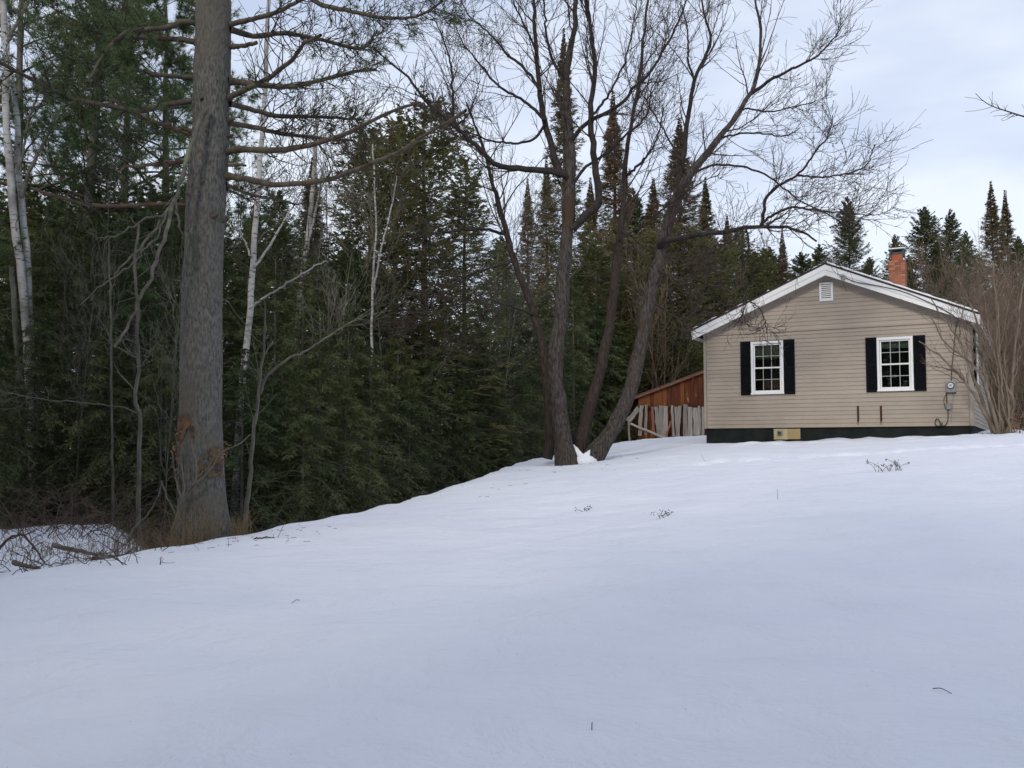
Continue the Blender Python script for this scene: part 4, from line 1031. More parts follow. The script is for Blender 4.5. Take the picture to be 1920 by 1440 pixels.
for (p, u, Y, s, lb) in ((wp2, 15, 20, 1.0, 'long needled pine at the left edge behind the white birch'), (wp, 225, 27, 1.15, 'taller pine deep in the wood behind the two long needled pines')):
    x, _, g = gxy(u, Y); copy_thing(p, (x, Y, g - .1), random.uniform(0, 6), (s, s, s), lb)

# ------------------------------------------------------------------ the big white pine
PY = 13.0
bp_x, _, bp_g = gxy(383, PY)
pine = empty('pine_tree', (0, 0, 0), 0, 'big straight white pine trunk with broken side limbs at the snow edge', 'tree')
def pine_trunk():
    rows = [(-80, 401, 58), (-20, 401, 64), (0, 400, 66), (120, 398, 70), (250, 396, 71), (330, 391, 74), (400, 386, 74), (500, 382, 75), (600, 379, 76), (700, 377, 77), (800, 376, 79), (880, 377, 84), (930, 378, 87), (965, 380, 94), (985, 380, 102), (1005, 380, 112), (1030, 380, 124)]
    vv = np.array([r[0] for r in rows], float); uu = np.array([r[1] for r in rows], float); ww = np.array([r[2] for r in rows], float)
    n = 400; k = 120
    v = np.linspace(-80, 1030, n); u = np.interp(v, vv, uu); w = np.interp(v, vv, ww)
    # above the frame the trunk goes on tapering to its top
    P = np.array([at(a, b, PY) for a, b in zip(u, v)]); r = w / 2 / FPX * PY
    top = P[0] + np.array([[.02 * i, .01 * i, i * 1.1] for i in range(9, 0, -1)]); rt = r[0] * (1 - np.arange(9, 0, -1) / 9.4)
    P = np.vstack([top, P])[::-1]; r = np.r_[rt, r][::-1]
    ang = np.arange(k) * 2 * np.pi / k; rg = np.random.default_rng(9)
    V = []
    for i, (p, q) in enumerate(zip(P, r)):
        h = max(0, 1 - (p[2] - bp_g) / .9)
        lob = 1 + .10 * h ** 2 * np.sin(ang * 5 + 1.1) + .012 * np.sin(ang * 3 + p[2] * .8) + .004 * np.sin(ang * 13 + p[2] * 2.1)
        V.append(np.stack([p[0] + q * lob * np.cos(ang), p[1] + q * lob * np.sin(ang), np.full(k, p[2])], -1))
    V = np.stack(V); m = len(P); cen = P[:, None, :]; rr = r[:, None]
    rel = furrow(V, 32, .3) * .011 + (vnoise(V * 5) - .5) * .014 + (vnoise(V * 1.4 + 9) - .5) * .03
    V = (cen + (V - cen) * (1 + (rel / rr)[..., None])).reshape(-1, 3)
    i = np.arange(m - 1)[:, None] * k; j = np.arange(k)[None]; j2 = (j + 1) % k
    F = np.stack([i + j, i + j2, i + k + j2, i + k + j], -1).reshape(-1, 4)
    obj_np('trunk', [(V, F, 0, True)], M['pine_bark'], pine)
    return P, r
ptP, ptR = pine_trunk()
def trunk_front(u, v, proud=.012):
    """point on the front of the pine trunk, and its outward direction"""
    c = at(np.interp(v, [0, 250, 500, 800, 930, 1000], [400, 396, 382, 376, 378, 381]), v, PY); r = np.interp(c[2], ptP[:, 2], ptR)
    x = at(u, v, PY)[0] - c[0]; x = np.clip(x, -r * .985, r * .985); y = -math.sqrt(max(r * r - x * x, 0))
    d = norm(np.array([x, y, 0.0])); return np.array([c[0], c[1], c[2]]) + np.array([x, y, 0]) + d * proud
# orange scrape low on the trunk: a thin uneven plate of bare wood on the round trunk
def scrape(cells, seed, mat):
    rg = np.random.default_rng(seed); vs, fs = [], []
    (u0, u1, v0, v1, shape) = cells; nu, nv = 40, 40
    for a in range(nv + 1):
        for b in range(nu + 1):
            u = u0 + (u1 - u0) * b / nu; v = v0 + (v1 - v0) * a / nv
            vs.append(trunk_front(u, v, .006 + .006 * rg.random()))
    for a in range(nv):
        for b in range(nu):
            w_ = vnoise(np.array([[b * .22, a * .12, seed * 7.7]]))[0] + .5 * vnoise(np.array([[b * .6, a * .3, seed * 3.1]]))[0] - .75
            if shape((b + .5) / nu, (a + .5) / nv, w_): i = a * (nu + 1) + b; fs.append((i, i + 1, i + nu + 2, i + nu + 1))
    return obj_np('bare_wood_scar', [(np.array(vs), np.array(fs), 0, True)], mat, pine)
scrape((336, 378, 776, 850, lambda a, b, w: (b < .46 + .5 * w and a < .88 + .5 * w and b > .08 + .3 * w and a > .0) or (a < .40 - .35 * (b - .5) + .55 * w and b > .1 + .3 * w)), 1, M['wound'])
scrape((380, 420, 838, 908, lambda a, b, w: a > .72 - .72 * min(1, b * 1.4) + .7 * w and b < .86 + .5 * w and b > .1 + .3 * w), 2, M['old_wound'])
scrape((338, 362, 840, 935, lambda a, b, w: a < .55 + w and w > -.12), 3, M['old_wound'])
# limbs
LIMBS_R = [
    ([(560, -20), (600, 7), (642, 18), (700, 30), (743, 35), (787, 29), (812, 16), (830, 2)], PY - .3, PY - 1.2, 12, 5, 'pine_limb', 30, 2.5),
    ([(428, 46), (474, 36), (525, 20), (572, -4), (620, -30)], PY, PY - .4, 12, 7, 'pine_limb', 8, 0),
    ([(430, 54), (452, 62), (485, 67), (540, 62), (569, 68), (620, 79), (667, 91), (690, 84), (703, 62)], PY, PY + 1.0, 13, 6, 'pine_limb', 30, 1.5),
    ([(428, 184), (470, 164), (510, 142), (547, 113), (570, 82), (602, 66)], PY, PY - 1.5, 13, 8, 'pine_limb', 10, 1),
    ([(430, 152), (485, 159), (547, 162), (598, 151), (642, 140), (672, 133), (706, 131)], PY, PY + .7, 14, 7, 'pine_limb', 16, 2),
    ([(430, 194), (467, 204), (518, 217), (570, 219), (620, 220), (682, 225)], PY, PY + 1.3, 12, 5, 'pine_limb', 28, 1),
    ([(428, 230), (474, 238), (528, 250), (598, 259), (662, 263)], PY, PY + .9, 12, 5, 'pine_limb', 22, .5),
    ([(425, 284), (452, 281), (507, 282), (569, 275), (627, 259), (674, 238), (717, 217), (755, 202), (785, 193)], PY, PY - 1.6, 15, 6, 'pine_limb', 12, 0),
    ([(424, 330), (463, 337), (510, 345), (547, 345), (620, 334), (678, 314), (743, 287), (800, 252), (843, 227), (874, 206)], PY, PY - 2.6, 13, 8, 'pine_limb', 8, 0),
    ([(424, 346), (474, 366), (520, 374), (560, 384)], PY, PY + .8, 8, 4, 'pine_limb', 12, 0),
    ([(424, 353), (450, 366), (470, 378)], PY, PY + .5, 6, 4, 'pine_limb', 4, 0),
    ([(430, 88), (455, 86), (481, 80)], PY, PY - .2, 11, 9, 'pine_limb', 0, 0),
    ([(424, 311), (445, 309), (461, 310)], PY, PY - .1, 7, 6, 'pine_limb_red', 0, 0)]
LIMBS_L = [
    ([(372, 48), (346, 40), (313, 51), (277, 55), (240, 59), (219, 73), (200, 95), (185, 118), (175, 135), (164, 155)], PY, PY - 1.2, 12, 6, 'pine_limb', 10, 6),
    ([(372, 84), (350, 75), (292, 71), (219, 69), (171, 56), (135, 44), (95, 29)], PY, PY - .4, 13, 6, 'pine_limb', 18, 14),
    ([(370, 148), (330, 143), (292, 139), (226, 126), (164, 117), (118, 105)], PY, PY - 1.0, 12, 6, 'pine_limb', 12, 10),
    ([(372, 186), (321, 195), (285, 203), (255, 208), (208, 199), (146, 188), (98, 168), (47, 142), (0, 117), (-40, 92)], PY, PY - 1.8, 13, 8, 'pine_limb', 12, 8),
    ([(370, 254), (324, 241), (284, 226), (251, 211), (226, 197), (205, 180)], PY, PY + .8, 11, 7, 'pine_limb_red', 8, 6),
    ([(360, 302), (302, 306), (255, 312), (235, 312), (220, 325)], PY, PY - .7, 10, 5, 'pine_limb_red', 8, 0),
    ([(360, 386), (321, 383), (255, 385), (200, 386), (153, 381), (109, 368), (80, 360), (56, 352)], PY, PY - .8, 9, 7, 'pine_limb_red', 4, 0)]
DEAD = [
    ([(388, 202), (372, 233), (357, 277), (339, 332), (324, 379), (303, 412), (270, 456), (241, 488), (215, 515)], PY - .35, PY - 1.0, 11, 3, 10),
    ([(322, 380), (317, 419), (303, 459), (287, 500), (271, 546), (246, 596), (232, 625), (216, 650)], PY - .75, PY - 1.1, 8, 5, 8),
    ([(305, 405), (280, 408), (255, 419), (215, 443), (180, 446)], PY - .8, PY - .9, 5, 2, 6),
    ([(312, 400), (296, 440), (270, 470), (240, 500), (190, 535), (150, 570)], PY - .8, PY - 1.4, 4, 2, 6),
    ([(345, 325), (330, 380), (335, 420), (345, 450)], PY - .4, PY - .45, 5, 2, 5)]
rgp = np.random.default_rng(100)
tuftP, tuftD = [], []
for (px, y0, y1, w0, w1, mat, tw, tufts) in LIMBS_R + LIMBS_L:
    P, r = limb(px, y0, y1, w0 * .92, w1 * .8, 26, .004, rgp)
    r = r * (1 + rgp.normal(0, .05, len(r))); r[0] *= 1.35
    ch = [(*tubes(P[None], r[None], 9), 0, True)]
    # broken end plug
    e = np.stack([P[-1], P[-1] + (P[-1] - P[-2]) * .15])
    if tw:
        A, RA = sprout(P[None], r[None], int(tw * 2.6), .15, .85, (35, 75), 8, .2, .25, .045, .28, .011, .0052, rgp, tipshrink=.1, lscale=False)
        Bq, RB = sprout(A, RA, 5, .10, .36, (30, 60), 5, .2, .18, .05, .6, .007, .0042, rgp)
        ch += [(*tubes(A, RA, 4), 1, True), (*tubes(Bq, RB, 3), 1, True)]
        # stubs
        C_, RC = sprout(P[None], r[None], tw, .03, .09, (60, 90), 3, .15, .0, .02, .35, .012, .006, rgp, lscale=False); ch.append((*tubes(C_, RC, 5), 0, True))
        if tufts:
            sel = rgp.random(len(Bq)) < tufts / 30.0 * (1 if px[0][0] > 420 else 2)
            tuftP += [Bq[sel][:, -1], Bq[sel][:, 2]]; tuftD += [norm(Bq[sel][:, -1] - Bq[sel][:, -2])] * 2
    obj_np('limb', ch, [M[mat], M['pine_twig']], pine)
for (px, y0, y1, w0, w1, tw) in DEAD:
    P, r = limb(px, y0, y1, w0, w1, 24, .010, rgp)
    A, RA = sprout(P[None], r[None], tw, .15, .5, (25, 60), 6, .3, -.15, .06, .4, .008, .004, rgp, lscale=False)
    obj_np('dead_limb', [(*tubes(P[None], r[None], 7), 0, True), (*tubes(A, RA, 4), 0, True)], M['grey_limb'], pine)
# knots and torn stubs on the trunk
for (u, v, s, dx) in [(388, 198, .05, .0), (432, 228, .07, .08), (430, 258, .05, .07), (408, 412, .05, .08), (432, 415, .045, .06), (366, 372, .04, -.05), (398, 538, .018, 0), (372, 588, .014, 0), (362, 248, .06, -.1), (372, 255, .03, 0)]:
    c = trunk_front(u, v, -.02); d = norm(np.array([dx * 10, -1.0, .15])) if abs(dx) < .01 else norm(np.array([np.sign(dx), -.5, .1]))
    n = 7; ln = .03 + abs(dx) * 1.2; s *= .72; P = c[None] + d[None] * np.linspace(0, ln, n)[:, None]; P[1:] += rgp.normal(0, .006, (n - 1, 3)); rr = s * (1 - .6 * np.linspace(0, 1, n)) * rgp.uniform(.6, 1.15, n); rr[-1] *= .3
    obj_np('branch_stub', [(*tubes(P[None], rr[None], 8), 0, True)], M['pine_limb'], pine)
Vn, Fn = needle_tufts(np.concatenate(tuftP), np.concatenate(tuftD), rgp, 16, .12, .0035)
obj_np('needles', [(Vn, Fn, 0, False)], M['pine'], pine)

# ------------------------------------------------------------------ white birches and thin saplings
def stem_tree(name, label, stems, mat, cat='tree', tw=8, twl=(.3, 1.0), twmat=None, group=None, seed=1, sub=4, extra=()):
    root = empty(name, (0, 0, 0), 0, label, cat, group); rg = np.random.default_rng(seed)
    for i, (px, y0, y1, w0, w1) in enumerate(list(stems) + list(extra)):
        P, r = limb(px, y0, y1, w0, w1, 28, .008, rg)
        if i == 0:                                        # carry the stem down into the ground it stands on
            g = ground(P[0, 0], P[0, 1])
            if P[0, 2] > g - .1:
                d = P[0] - P[3]; d = d / abs(d[2]); dz = P[0, 2] - g + .15
                foot = P[0] + np.array((d[0] * dz * .5, 0, -dz)); mid = (foot + P[0]) / 2
                P = np.vstack([foot, mid, P]); r = np.r_[r[0] * 1.15, r[0] * 1.05, r]
        obj_np('stem' if i < len(stems) else 'limb', [(*tubes(P[None], r[None], 10 if w0 > 8 else 6), 0, True)], mat if i < len(stems) or mat is not M['birch'] else M['sapling_bark'], root)
        if tw:
            A, RA = sprout(P[None], r[None], tw, twl[0], twl[1], (25, 60), 7, .35, .25, .05, .4, .012, .005, rg, lscale=False)
            Bq, RB = sprout(A, RA, sub, .15, .5, (25, 55), 5, .2, .15, .05, .6, .008, .0038, rg)
            obj_np('twigs', [(*tubes(A, RA, 4), 0, True), (*tubes(Bq, RB, 3), 0, True)], twmat or M['grey_twig'], root)
    return root
stem_tree('birch_tree', 'twin stemmed white birch leaning at the left edge', [
    ([(66, 940), (58, 760), (50, 640), (45, 560), (40, 510), (30, 430), (22, 365), (14, 260), (12, 200), (12, 110), (6, 20), (0, -60)], 17.6, 17.6, 18, 11),
    ([(72, 940), (66, 760), (58, 650), (54, 560), (50, 470), (40, 370), (34, 300), (32, 230), (22, 150), (14, 100), (10, 30)], 17.7, 17.9, 16, 9)], M['birch'], tw=6, seed=3, extra=[
    ([(12, 85), (22, 60), (38, 30), (52, 5), (70, -30)], 17.6, 17.6, 8, 5), ([(40, 370), (55, 325), (75, 280), (105, 225), (122, 188)], 17.75, 17.8, 8, 4), ([(35, 320), (44, 280), (55, 220), (80, 160), (100, 120)], 17.7, 17.5, 5, 3)])
stem_tree('birch_tree', 'slim bright white birch trunk just right of the big pine', [
    ([(450, 760), (456, 700), (463, 640), (470, 560), (475, 480), (480, 400), (486, 330), (490, 260), (496, 180), (500, 90), (505, -30)], 17.0, 17.2, 13, 7),
    ([(466, 578), (500, 555), (540, 530), (575, 508), (612, 488)], 17.0, 16.4, 5, 2), ([(478, 500), (500, 470), (522, 432), (545, 395), (572, 350)], 17.0, 16.8, 5, 2), ([(470, 480), (458, 450), (444, 430)], 17, 17, 4, 2)], M['birch'], tw=5, seed=4, twmat=M['sapling_bark'])
stem_tree('birch_tree', 'very thin forked birch in front of the olive cedars', [
    ([(695, 720), (697, 640), (698, 560), (702, 490), (706, 420), (702, 370), (702, 320), (698, 270)], 21.6, 21.6, 6, 2.5),
    ([(699, 550), (705, 520), (712, 480), (718, 450), (728, 415), (738, 370), (744, 330)], 21.6, 21.3, 4.5, 2)], M['birch'], tw=14, twl=(.4, 1.2), seed=5, twmat=M['sapling_bark'])
stem_tree('birch_tree', 'grey birch trunk in the gap between two dark firs past the white birch', [([(555, 640), (562, 560), (570, 500), (578, 440), (583, 390), (588, 330), (592, 260), (594, 210)], 24, 24, 12, 7), ([(575, 470), (586, 420), (597, 370), (606, 320)], 24, 24, 6, 3)], M['birch'], tw=16, seed=6)
stem_tree('bare_sapling', 'crooked grey sapling with a long arching side branch right of the big pine', [
    ([(460, 975), (464, 940), (470, 890), (475, 820), (482, 770), (486, 735), (490, 690), (496, 640), (497, 580), (494, 560)], 14.2, 14.6, 9, 3),
    ([(487, 738), (500, 708), (520, 688), (550, 668), (580, 654), (602, 640), (640, 615), (680, 590)], 14.4, 14.0, 6, 2)], M['sapling_bark'], tw=9, twl=(.3, .9), seed=7)
stem_tree('bare_sapling', 'wavy grey sapling standing left of the big pine', [
    ([(262, 1000), (261, 960), (259, 900), (262, 835), (263, 780), (254, 750), (253, 725), (262, 690), (258, 640), (257, 590), (255, 540), (252, 480), (262, 420)], 14.6, 15.0, 9, 4),
    ([(262, 690), (275, 670), (290, 655)], 14.7, 14.4, 3, 2), ([(258, 775), (235, 765), (205, 760), (150, 755), (90, 750), (40, 742), (0, 733)], 14.7, 15, 3.5, 2)], M['sapling_bark'], tw=8, seed=8)
stem_tree('bare_sapling', 'straight pale thin stem in the dark wood between birch and wavy sapling', [([(212, 930), (211, 860), (210, 780), (209, 690), (209, 610), (206, 530), (204, 450)], 16.2, 16.4, 5.5, 3)], M['sapling_bark'], tw=6, seed=9)
stem_tree('bare_sapling', 'dim grey trunk low at the left edge beside the white birch', [([(40, 960), (42, 880), (38, 800), (35, 700), (30, 620), (22, 500)], 17, 17, 14, 9)], M['sapling_bark'], tw=6, seed=10)

# ------------------------------------------------------------------ the bare multi-trunk tree
TY = 21.5
btree = empty('bare_tree', (0, 0, 0), 0, 'large bare tree with several spreading trunks beside the house', 'tree')
TR = [  # points, y0, y1, w0, w1, power, material, twigs(level-1 count), label
    ([(1062, 880), (1060, 865), (1052, 790), (1043, 720), (1041, 680), (1050, 600), (1058, 500), (1065, 420), (1070, 330), (1068, 250), (1062, 150), (1076, 60), (1085, -60), (1095, -200)], 21.5, 21.8, [(0, 37), (.06, 32), (.2, 30), (.35, 26), (.48, 22), (.62, 15), (.78, 9), (1, 4)], 6, .9, 'maple_bark', 14),
    ([(1026, 860), (1030, 800), (1022, 690), (1010, 620), (992, 560), (965, 490), (945, 420), (925, 350), (916, 310), (903, 270), (890, 230), (874, 190)], 22.0, 22.6, [(0, 17), (.5, 13), (.7, 9), (1, 3)], 4, 1.0, 'maple_dark', 16),
    ([(1085, 850), (1098, 790), (1118, 720), (1135, 650), (1147, 580), (1155, 500), (1162, 440), (1170, 380), (1172, 320), (1180, 250), (1195, 170), (1205, 90), (1215, 0), (1220, -90)], 22.2, 23.4, [(0, 27), (.2, 20), (.42, 15), (.5, 11), (.62, 8), (1, 3)], 5, .9, 'maple_dark', 18),
    ([(1106, 870), (1113, 858), (1148, 805), (1182, 730), (1203, 640), (1218, 560), (1238, 481), (1258, 401), (1282, 341), (1322, 293), (1366, 237), (1407, 176), (1423, 120), (1427, 60), (1417, 0), (1410, -80)], 21.9, 22.4, [(0, 34), (.08, 28), (.4, 23), (.5, 19), (.6, 13), (.8, 6.5), (1, 3)], 4, .8, 'maple_bark', 18)]
LM = [
    ([(1068, 340), (1050, 324), (1000, 318), (960, 315), (930, 308), (895, 275), (850, 235), (800, 190), (765, 145), (735, 120), (700, 90)], 21.7, 20.3, 17, 3, 12),
    ([(852, 238), (849, 190), (848, 140), (840, 100), (830, 70), (815, 35)], 21.0, 20.8, 8, 2, 9),
    ([(852, 238), (875, 220), (890, 185), (900, 150)], 21.0, 21.3, 6, 2, 5),
    ([(1052, 330), (1040, 300), (1033, 270), (1022, 230), (1013, 180), (1008, 120), (1003, 60), (1000, -20), (995, -120)], 21.7, 22.6, 17, 4, 12),
    ([(1022, 232), (1000, 262), (960, 268), (915, 262), (870, 245), (840, 250)], 21.9, 22.8, 7, 2, 8),
    ([(1022, 225), (985, 190), (940, 165), (900, 120), (870, 85), (850, 40)], 21.9, 21.4, 8, 2, 9),
    ([(1012, 170), (985, 130), (950, 100), (915, 60), (880, 30), (860, -10)], 22.1, 22.9, 8, 2, 8),
    ([(1006, 100), (985, 50), (965, 10), (955, -40)], 22.2, 21.9, 6, 2, 6),
    ([(1069, 270), (1090, 240), (1120, 220), (1163, 197), (1187, 167), (1213, 143), (1240, 100), (1268, 50), (1290, -5)], 21.7, 20.6, 11, 3, 12),
    ([(1073, 430), (1100, 402), (1122, 385), (1118, 330), (1112, 280), (1106, 230), (1110, 180), (1115, 130), (1108, 60), (1100, 0), (1090, -80)], 21.6, 20.9, 20, 5, 14),
    ([(1074, 345), (1100, 312), (1140, 285), (1173, 253), (1200, 232), (1217, 207), (1221, 170), (1240, 130)], 21.6, 22.8, 8, 2, 9),
    ([(1108, 220), (1140, 180), (1170, 120), (1185, 60), (1195, 0)], 21.1, 20.4, 7, 2, 8),
    ([(1062, 150), (1040, 120), (1025, 70), (1020, 10), (1012, -40)], 21.7, 21.2, 8, 3, 7),
    ([(1407, 176), (1430, 160), (1455, 144), (1495, 125), (1531, 104), (1560, 75), (1583, 44)], 22.3, 21.6, 9, 2, 9),
    ([(1270, 372), (1280, 300), (1288, 230), (1302, 152), (1325, 100), (1332, 70), (1322, 30), (1310, -30)], 22.1, 23.0, 15, 3, 11),
    ([(1302, 152), (1290, 110), (1290, 60), (1280, 10)], 22.6, 22.9, 6, 2, 6),
    ([(1236, 460), (1246, 450), (1275, 447), (1310, 439), (1362, 435), (1398, 427), (1440, 425), (1471, 425), (1505, 435), (1532, 452)], 22.0, 20.4, 16, 4, 9),
    ([(1425, 426), (1432, 400), (1439, 369), (1465, 345), (1495, 329), (1515, 305), (1535, 277), (1555, 250), (1562, 215)], 21.0, 20.3, 9, 2, 9),
    ([(1428, 418), (1455, 400), (1487, 389), (1530, 395), (1590, 400), (1640, 404)], 21.0, 19.8, 7, 2, 10),
    ([(1325, 290), (1350, 262), (1380, 252), (1420, 250), (1470, 255), (1500, 240)], 22.2, 23.0, 6, 2, 7),
    ([(1495, 329), (1540, 332), (1590, 325), (1625, 310), (1640, 270)], 20.7, 20.2, 5, 2, 7),
    ([(1300, 325), (1340, 310), (1390, 312), (1440, 330), (1490, 370), (1550, 400), (1600, 430)], 22.1, 21.2, 6, 2, 10),
    ([(1375, 225), (1395, 205), (1440, 210), (1490, 200), (1530, 190)], 22.3, 22.8, 5, 2, 7),
    ([(1398, 427), (1404, 470), (1392, 520), (1400, 560), (1392, 590), (1375, 615)], 21.2, 20.9, 5, 2, 4),
    ([(1402, 560), (1425, 580), (1434, 600), (1438, 625)], 20.9, 20.8, 3, 2, 4),
    ([(965, 490), (930, 500), (880, 515), (840, 545), (800, 590), (770, 605)], 22.3, 21.4, 6, 2, 10),
    ([(1000, 590), (960, 575), (905, 560), (860, 575), (835, 610), (860, 660)], 22.1, 21.0, 5, 2, 9),
    ([(950, 440), (910, 430), (860, 432), (800, 440), (745, 455)], 22.4, 21.6, 8, 2, 8),
    ([(1165, 430), (1195, 470), (1225, 500), (1270, 520), (1310, 515)], 22.6, 21.4, 5, 2, 8),
    ([(1215, 560), (1260, 590), (1290, 600), (1320, 560)], 22.1, 21.6, 4, 2, 6),
    ([(1160, 450), (1210, 420), (1260, 380), (1310, 345), (1350, 325)], 22.6, 21.3, 4, 2, 10),
    ([(1180, 440), (1220, 470), (1280, 485), (1340, 470), (1390, 440)], 22.6, 21.0, 4, 2, 9),
    ([(1175, 330), (1215, 290), (1235, 250), (1245, 200)], 22.9, 23.3, 7, 2, 9),
    ([(1290, 335), (1265, 280), (1230, 220), (1200, 170)], 22.1, 21.6, 6, 2, 8),
]
rgt = np.random.default_rng(200)
def grow(P, r, tw, par, mat, name, L1=(.5, 1.7), bigr=10):
    ch = [(*tubes(P[None], r[None], bigr), 0, True)]
    obj_np(name, ch, mat, par)
    A, RA = sprout(P[None], r[None], int(tw * 1.5), L1[0], L1[1], (22, 50), 9, .18, .30, .018, .42, .018, .0062, rgt, tipshrink=.3, lscale=False)
    Bq, RB = sprout(A, RA, 6, .35, 1.1, (25, 55), 7, .12, .16, .03, .55, .010, .0056, rgt)
    Cq, RC = sprout(Bq, RB, 3, .12, .42, (25, 55), 4, .12, .10, .035, .65, .007, .0044, rgt)
    return [(*tubes(A, RA, 5), 0, True), (*tubes(Bq, RB, 4), 0, True), (*tubes(Cq, RC, 3), 0, True)]
tw_ch = []
for i, (px, y0, y1, w0, w1, pw, mat, tw) in enumerate(TR):
    P, r = limb(px, y0, y1, w0, w1, 44, .010, rgt, pw)
    r = r * (1 + .05 * np.sin(np.arange(44) * 1.7) + rgt.normal(0, .02, 44)); r[:4] *= np.array([1.3, 1.18, 1.08, 1.03])
    # round lumpy trunk
    nn_, kk_ = (300, 84) if i != 1 else (200, 48)
    Pd = catmull(P, nn_); rd = np.interp(np.linspace(0, 1, nn_), np.linspace(0, 1, 44), r)
    V, F = tubes(Pd[None], rd[None], kk_); V = V.reshape(nn_, kk_, 3); cen = Pd[:, None, :]
    rel = furrow(V + i * 5.3, 21, .22) * np.clip(rd / .2, .15, 1)[:, None] * .024 + (vnoise(V * 2.2 + 3) - .5) * .22 * rd[:, None]
    V = cen + (V - cen) * (1 + (rel / rd[:, None])[..., None])
    obj_np('trunk', [(V.reshape(-1, 3), F, 0, True)], M[mat], btree)
    hi = P[14:]; rh = r[14:]
    A, RA = sprout(hi[None], rh[None], tw, .8, 2.2, (22, 48), 9, .1, .30, .018, .4, .02, .0062, rgt, tipshrink=.3, lscale=False)
    Bq, RB = sprout(A, RA, 6, .35, 1.2, (25, 55), 7, .12, .18, .03, .55, .010, .0056, rgt)
    Cq, RC = sprout(Bq, RB, 3, .12, .42, (25, 55), 4, .12, .10, .035, .65, .007, .0044, rgt)
    tw_ch += [(*tubes(A, RA, 5), 0, True), (*tubes(Bq, RB, 4), 0, True), (*tubes(Cq, RC, 3), 0, True)]
for (px, y0, y1, w0, w1, tw) in LM:
    P, r = limb(px, y0, y1, w0 * .8, w1 * .9, 30, .010, rgt)
    tw_ch += grow(P, r, tw, btree, M['maple_limb'], 'limb', ((.3, 1.0) if px[-1][0] > 1540 else (.5, 1.8)) if w0 > 5.5 else ((.25, .8) if px[-1][0] > 1540 else (.35, 1.3)))
tag(obj_np('twigs', tw_ch, M['twig'], btree), kind='stuff')
# snow lodged in the fork
pk = catmull([at(1074, 833, 21.75), at(1079, 842, 21.65), at(1086, 854, 21.6), at(1094, 860, 21.55), at(1101, 853, 21.6), at(1106, 843, 21.75)], 26)
rk_ = np.interp(np.linspace(0, 1, 26), [0, .12, .4, .6, .85, 1], [.004, .03, .085, .10, .04, .004])
Vk, Fk = tubes(pk[None], rk_[None], 12); Vk += (vnoise(Vk * 14)[:, None] - .5) * .03
n8 = 9; th8 = np.linspace(.02, np.pi - .02, n8); c8 = at(1092, 866, 21.7); P8 = np.tile(c8, (1, n8, 1)); P8[0, :, 2] += np.cos(th8) * .16
V8, F8 = tubes(P8, (np.sin(th8) * .34)[None], 18); V8 += (vnoise(V8 * 9)[:, None] - .5) * .04
tag(obj_np('fork_snow', [(Vk, Fk, 0, True), (V8, F8, 0, True)], M['clean_snow'], btree), kind='stuff')

# branch of a tree that stands outside the right edge
rt = empty('bare_tree', (0, 0, 0), 0, 'bare branch tip of a tree reaching in at the upper right edge', 'tree')
xg = 10.6; yg = 13.5
zg = ground(xg, yg)
P = catmull([(xg, yg, zg - .2), (xg + .03, yg, zg + 2), (xg - .05, yg + .1, zg + 4.5), (xg + .1, yg, zg + 7)], 20); r = np.linspace(.16, .04, 20)
obj_np('trunk', [(*tubes(P[None], r[None], 12), 0, True)], M['maple_bark'], rt)
P2 = np.vstack([catmull([P[12], P[12] + (-.8, -.2, .75)], 4)[:-1], catmull([at(2080, 245, 13.2), at(1975, 232, 13), at(1918, 218, 13), at(1890, 209, 13), at(1860, 199, 13), at(1842, 188, 13), at(1829, 175, 13)], 20)]); r2 = np.linspace(.026, .0035, len(P2))
A, RA = sprout(P2[None], r2[None], 16, .12, .4, (30, 60), 5, .55, .1, .05, .6, .006, .0035, rgt, lscale=False)
obj_np('limb', [(*tubes(P2[None], r2[None], 6), 0, True), (*tubes(A, RA, 4), 0, True)], M['maple_limb'], rt)

# ------------------------------------------------------------------ lilac-like bush at the house corner
lb_x, lb_y = 10.95, 22.3
lb_g = ground(lb_x, lb_y)
bush = empty('bare_bush', (0, 0, 0), 0, 'large tan bare bush with many stems at the right house corner', 'bush')
rgb = np.random.default_rng(300)
hand = [([(1868, 812), (1835, 755), (1820, 730), (1790, 695), (1765, 670), (1745, 655), (1725, 640)], 22.2, 21.6, 8, 2), ([(1862, 812), (1838, 740), (1822, 700), (1805, 650), (1780, 610), (1762, 590), (1745, 560)], 22.3, 21.9, 8, 2),
        ([(1872, 812), (1850, 730), (1830, 690), (1800, 665), (1770, 640), (1755, 610), (1740, 585)], 22.1, 21.4, 7, 2), ([(1870, 812), (1850, 740), (1842, 680), (1836, 620), (1815, 560), (1795, 520)], 22.4, 22.2, 7, 2),
        ([(1893, 812), (1896, 780), (1900, 755), (1886, 720), (1870, 680), (1858, 640), (1850, 590)], 22.2, 21.9, 7, 2), ([(1888, 812), (1893, 775), (1888, 735), (1885, 700), (1882, 660)], 22.1, 22, 5, 2),
        ([(1880, 812), (1878, 730), (1872, 650), (1868, 560), (1860, 490)], 22.4, 22.5, 8, 3), ([(1885, 812), (1895, 730), (1905, 640), (1915, 560), (1925, 500)], 22.3, 22.5, 7, 2)]
stems_P, stems_R = [], []
for (px, y0, y1, w0, w1) in hand:
    P, r = limb(px, y0, y1, w0, w1, 20, .012, rgb); stems_P.append(P); stems_R.append(r)
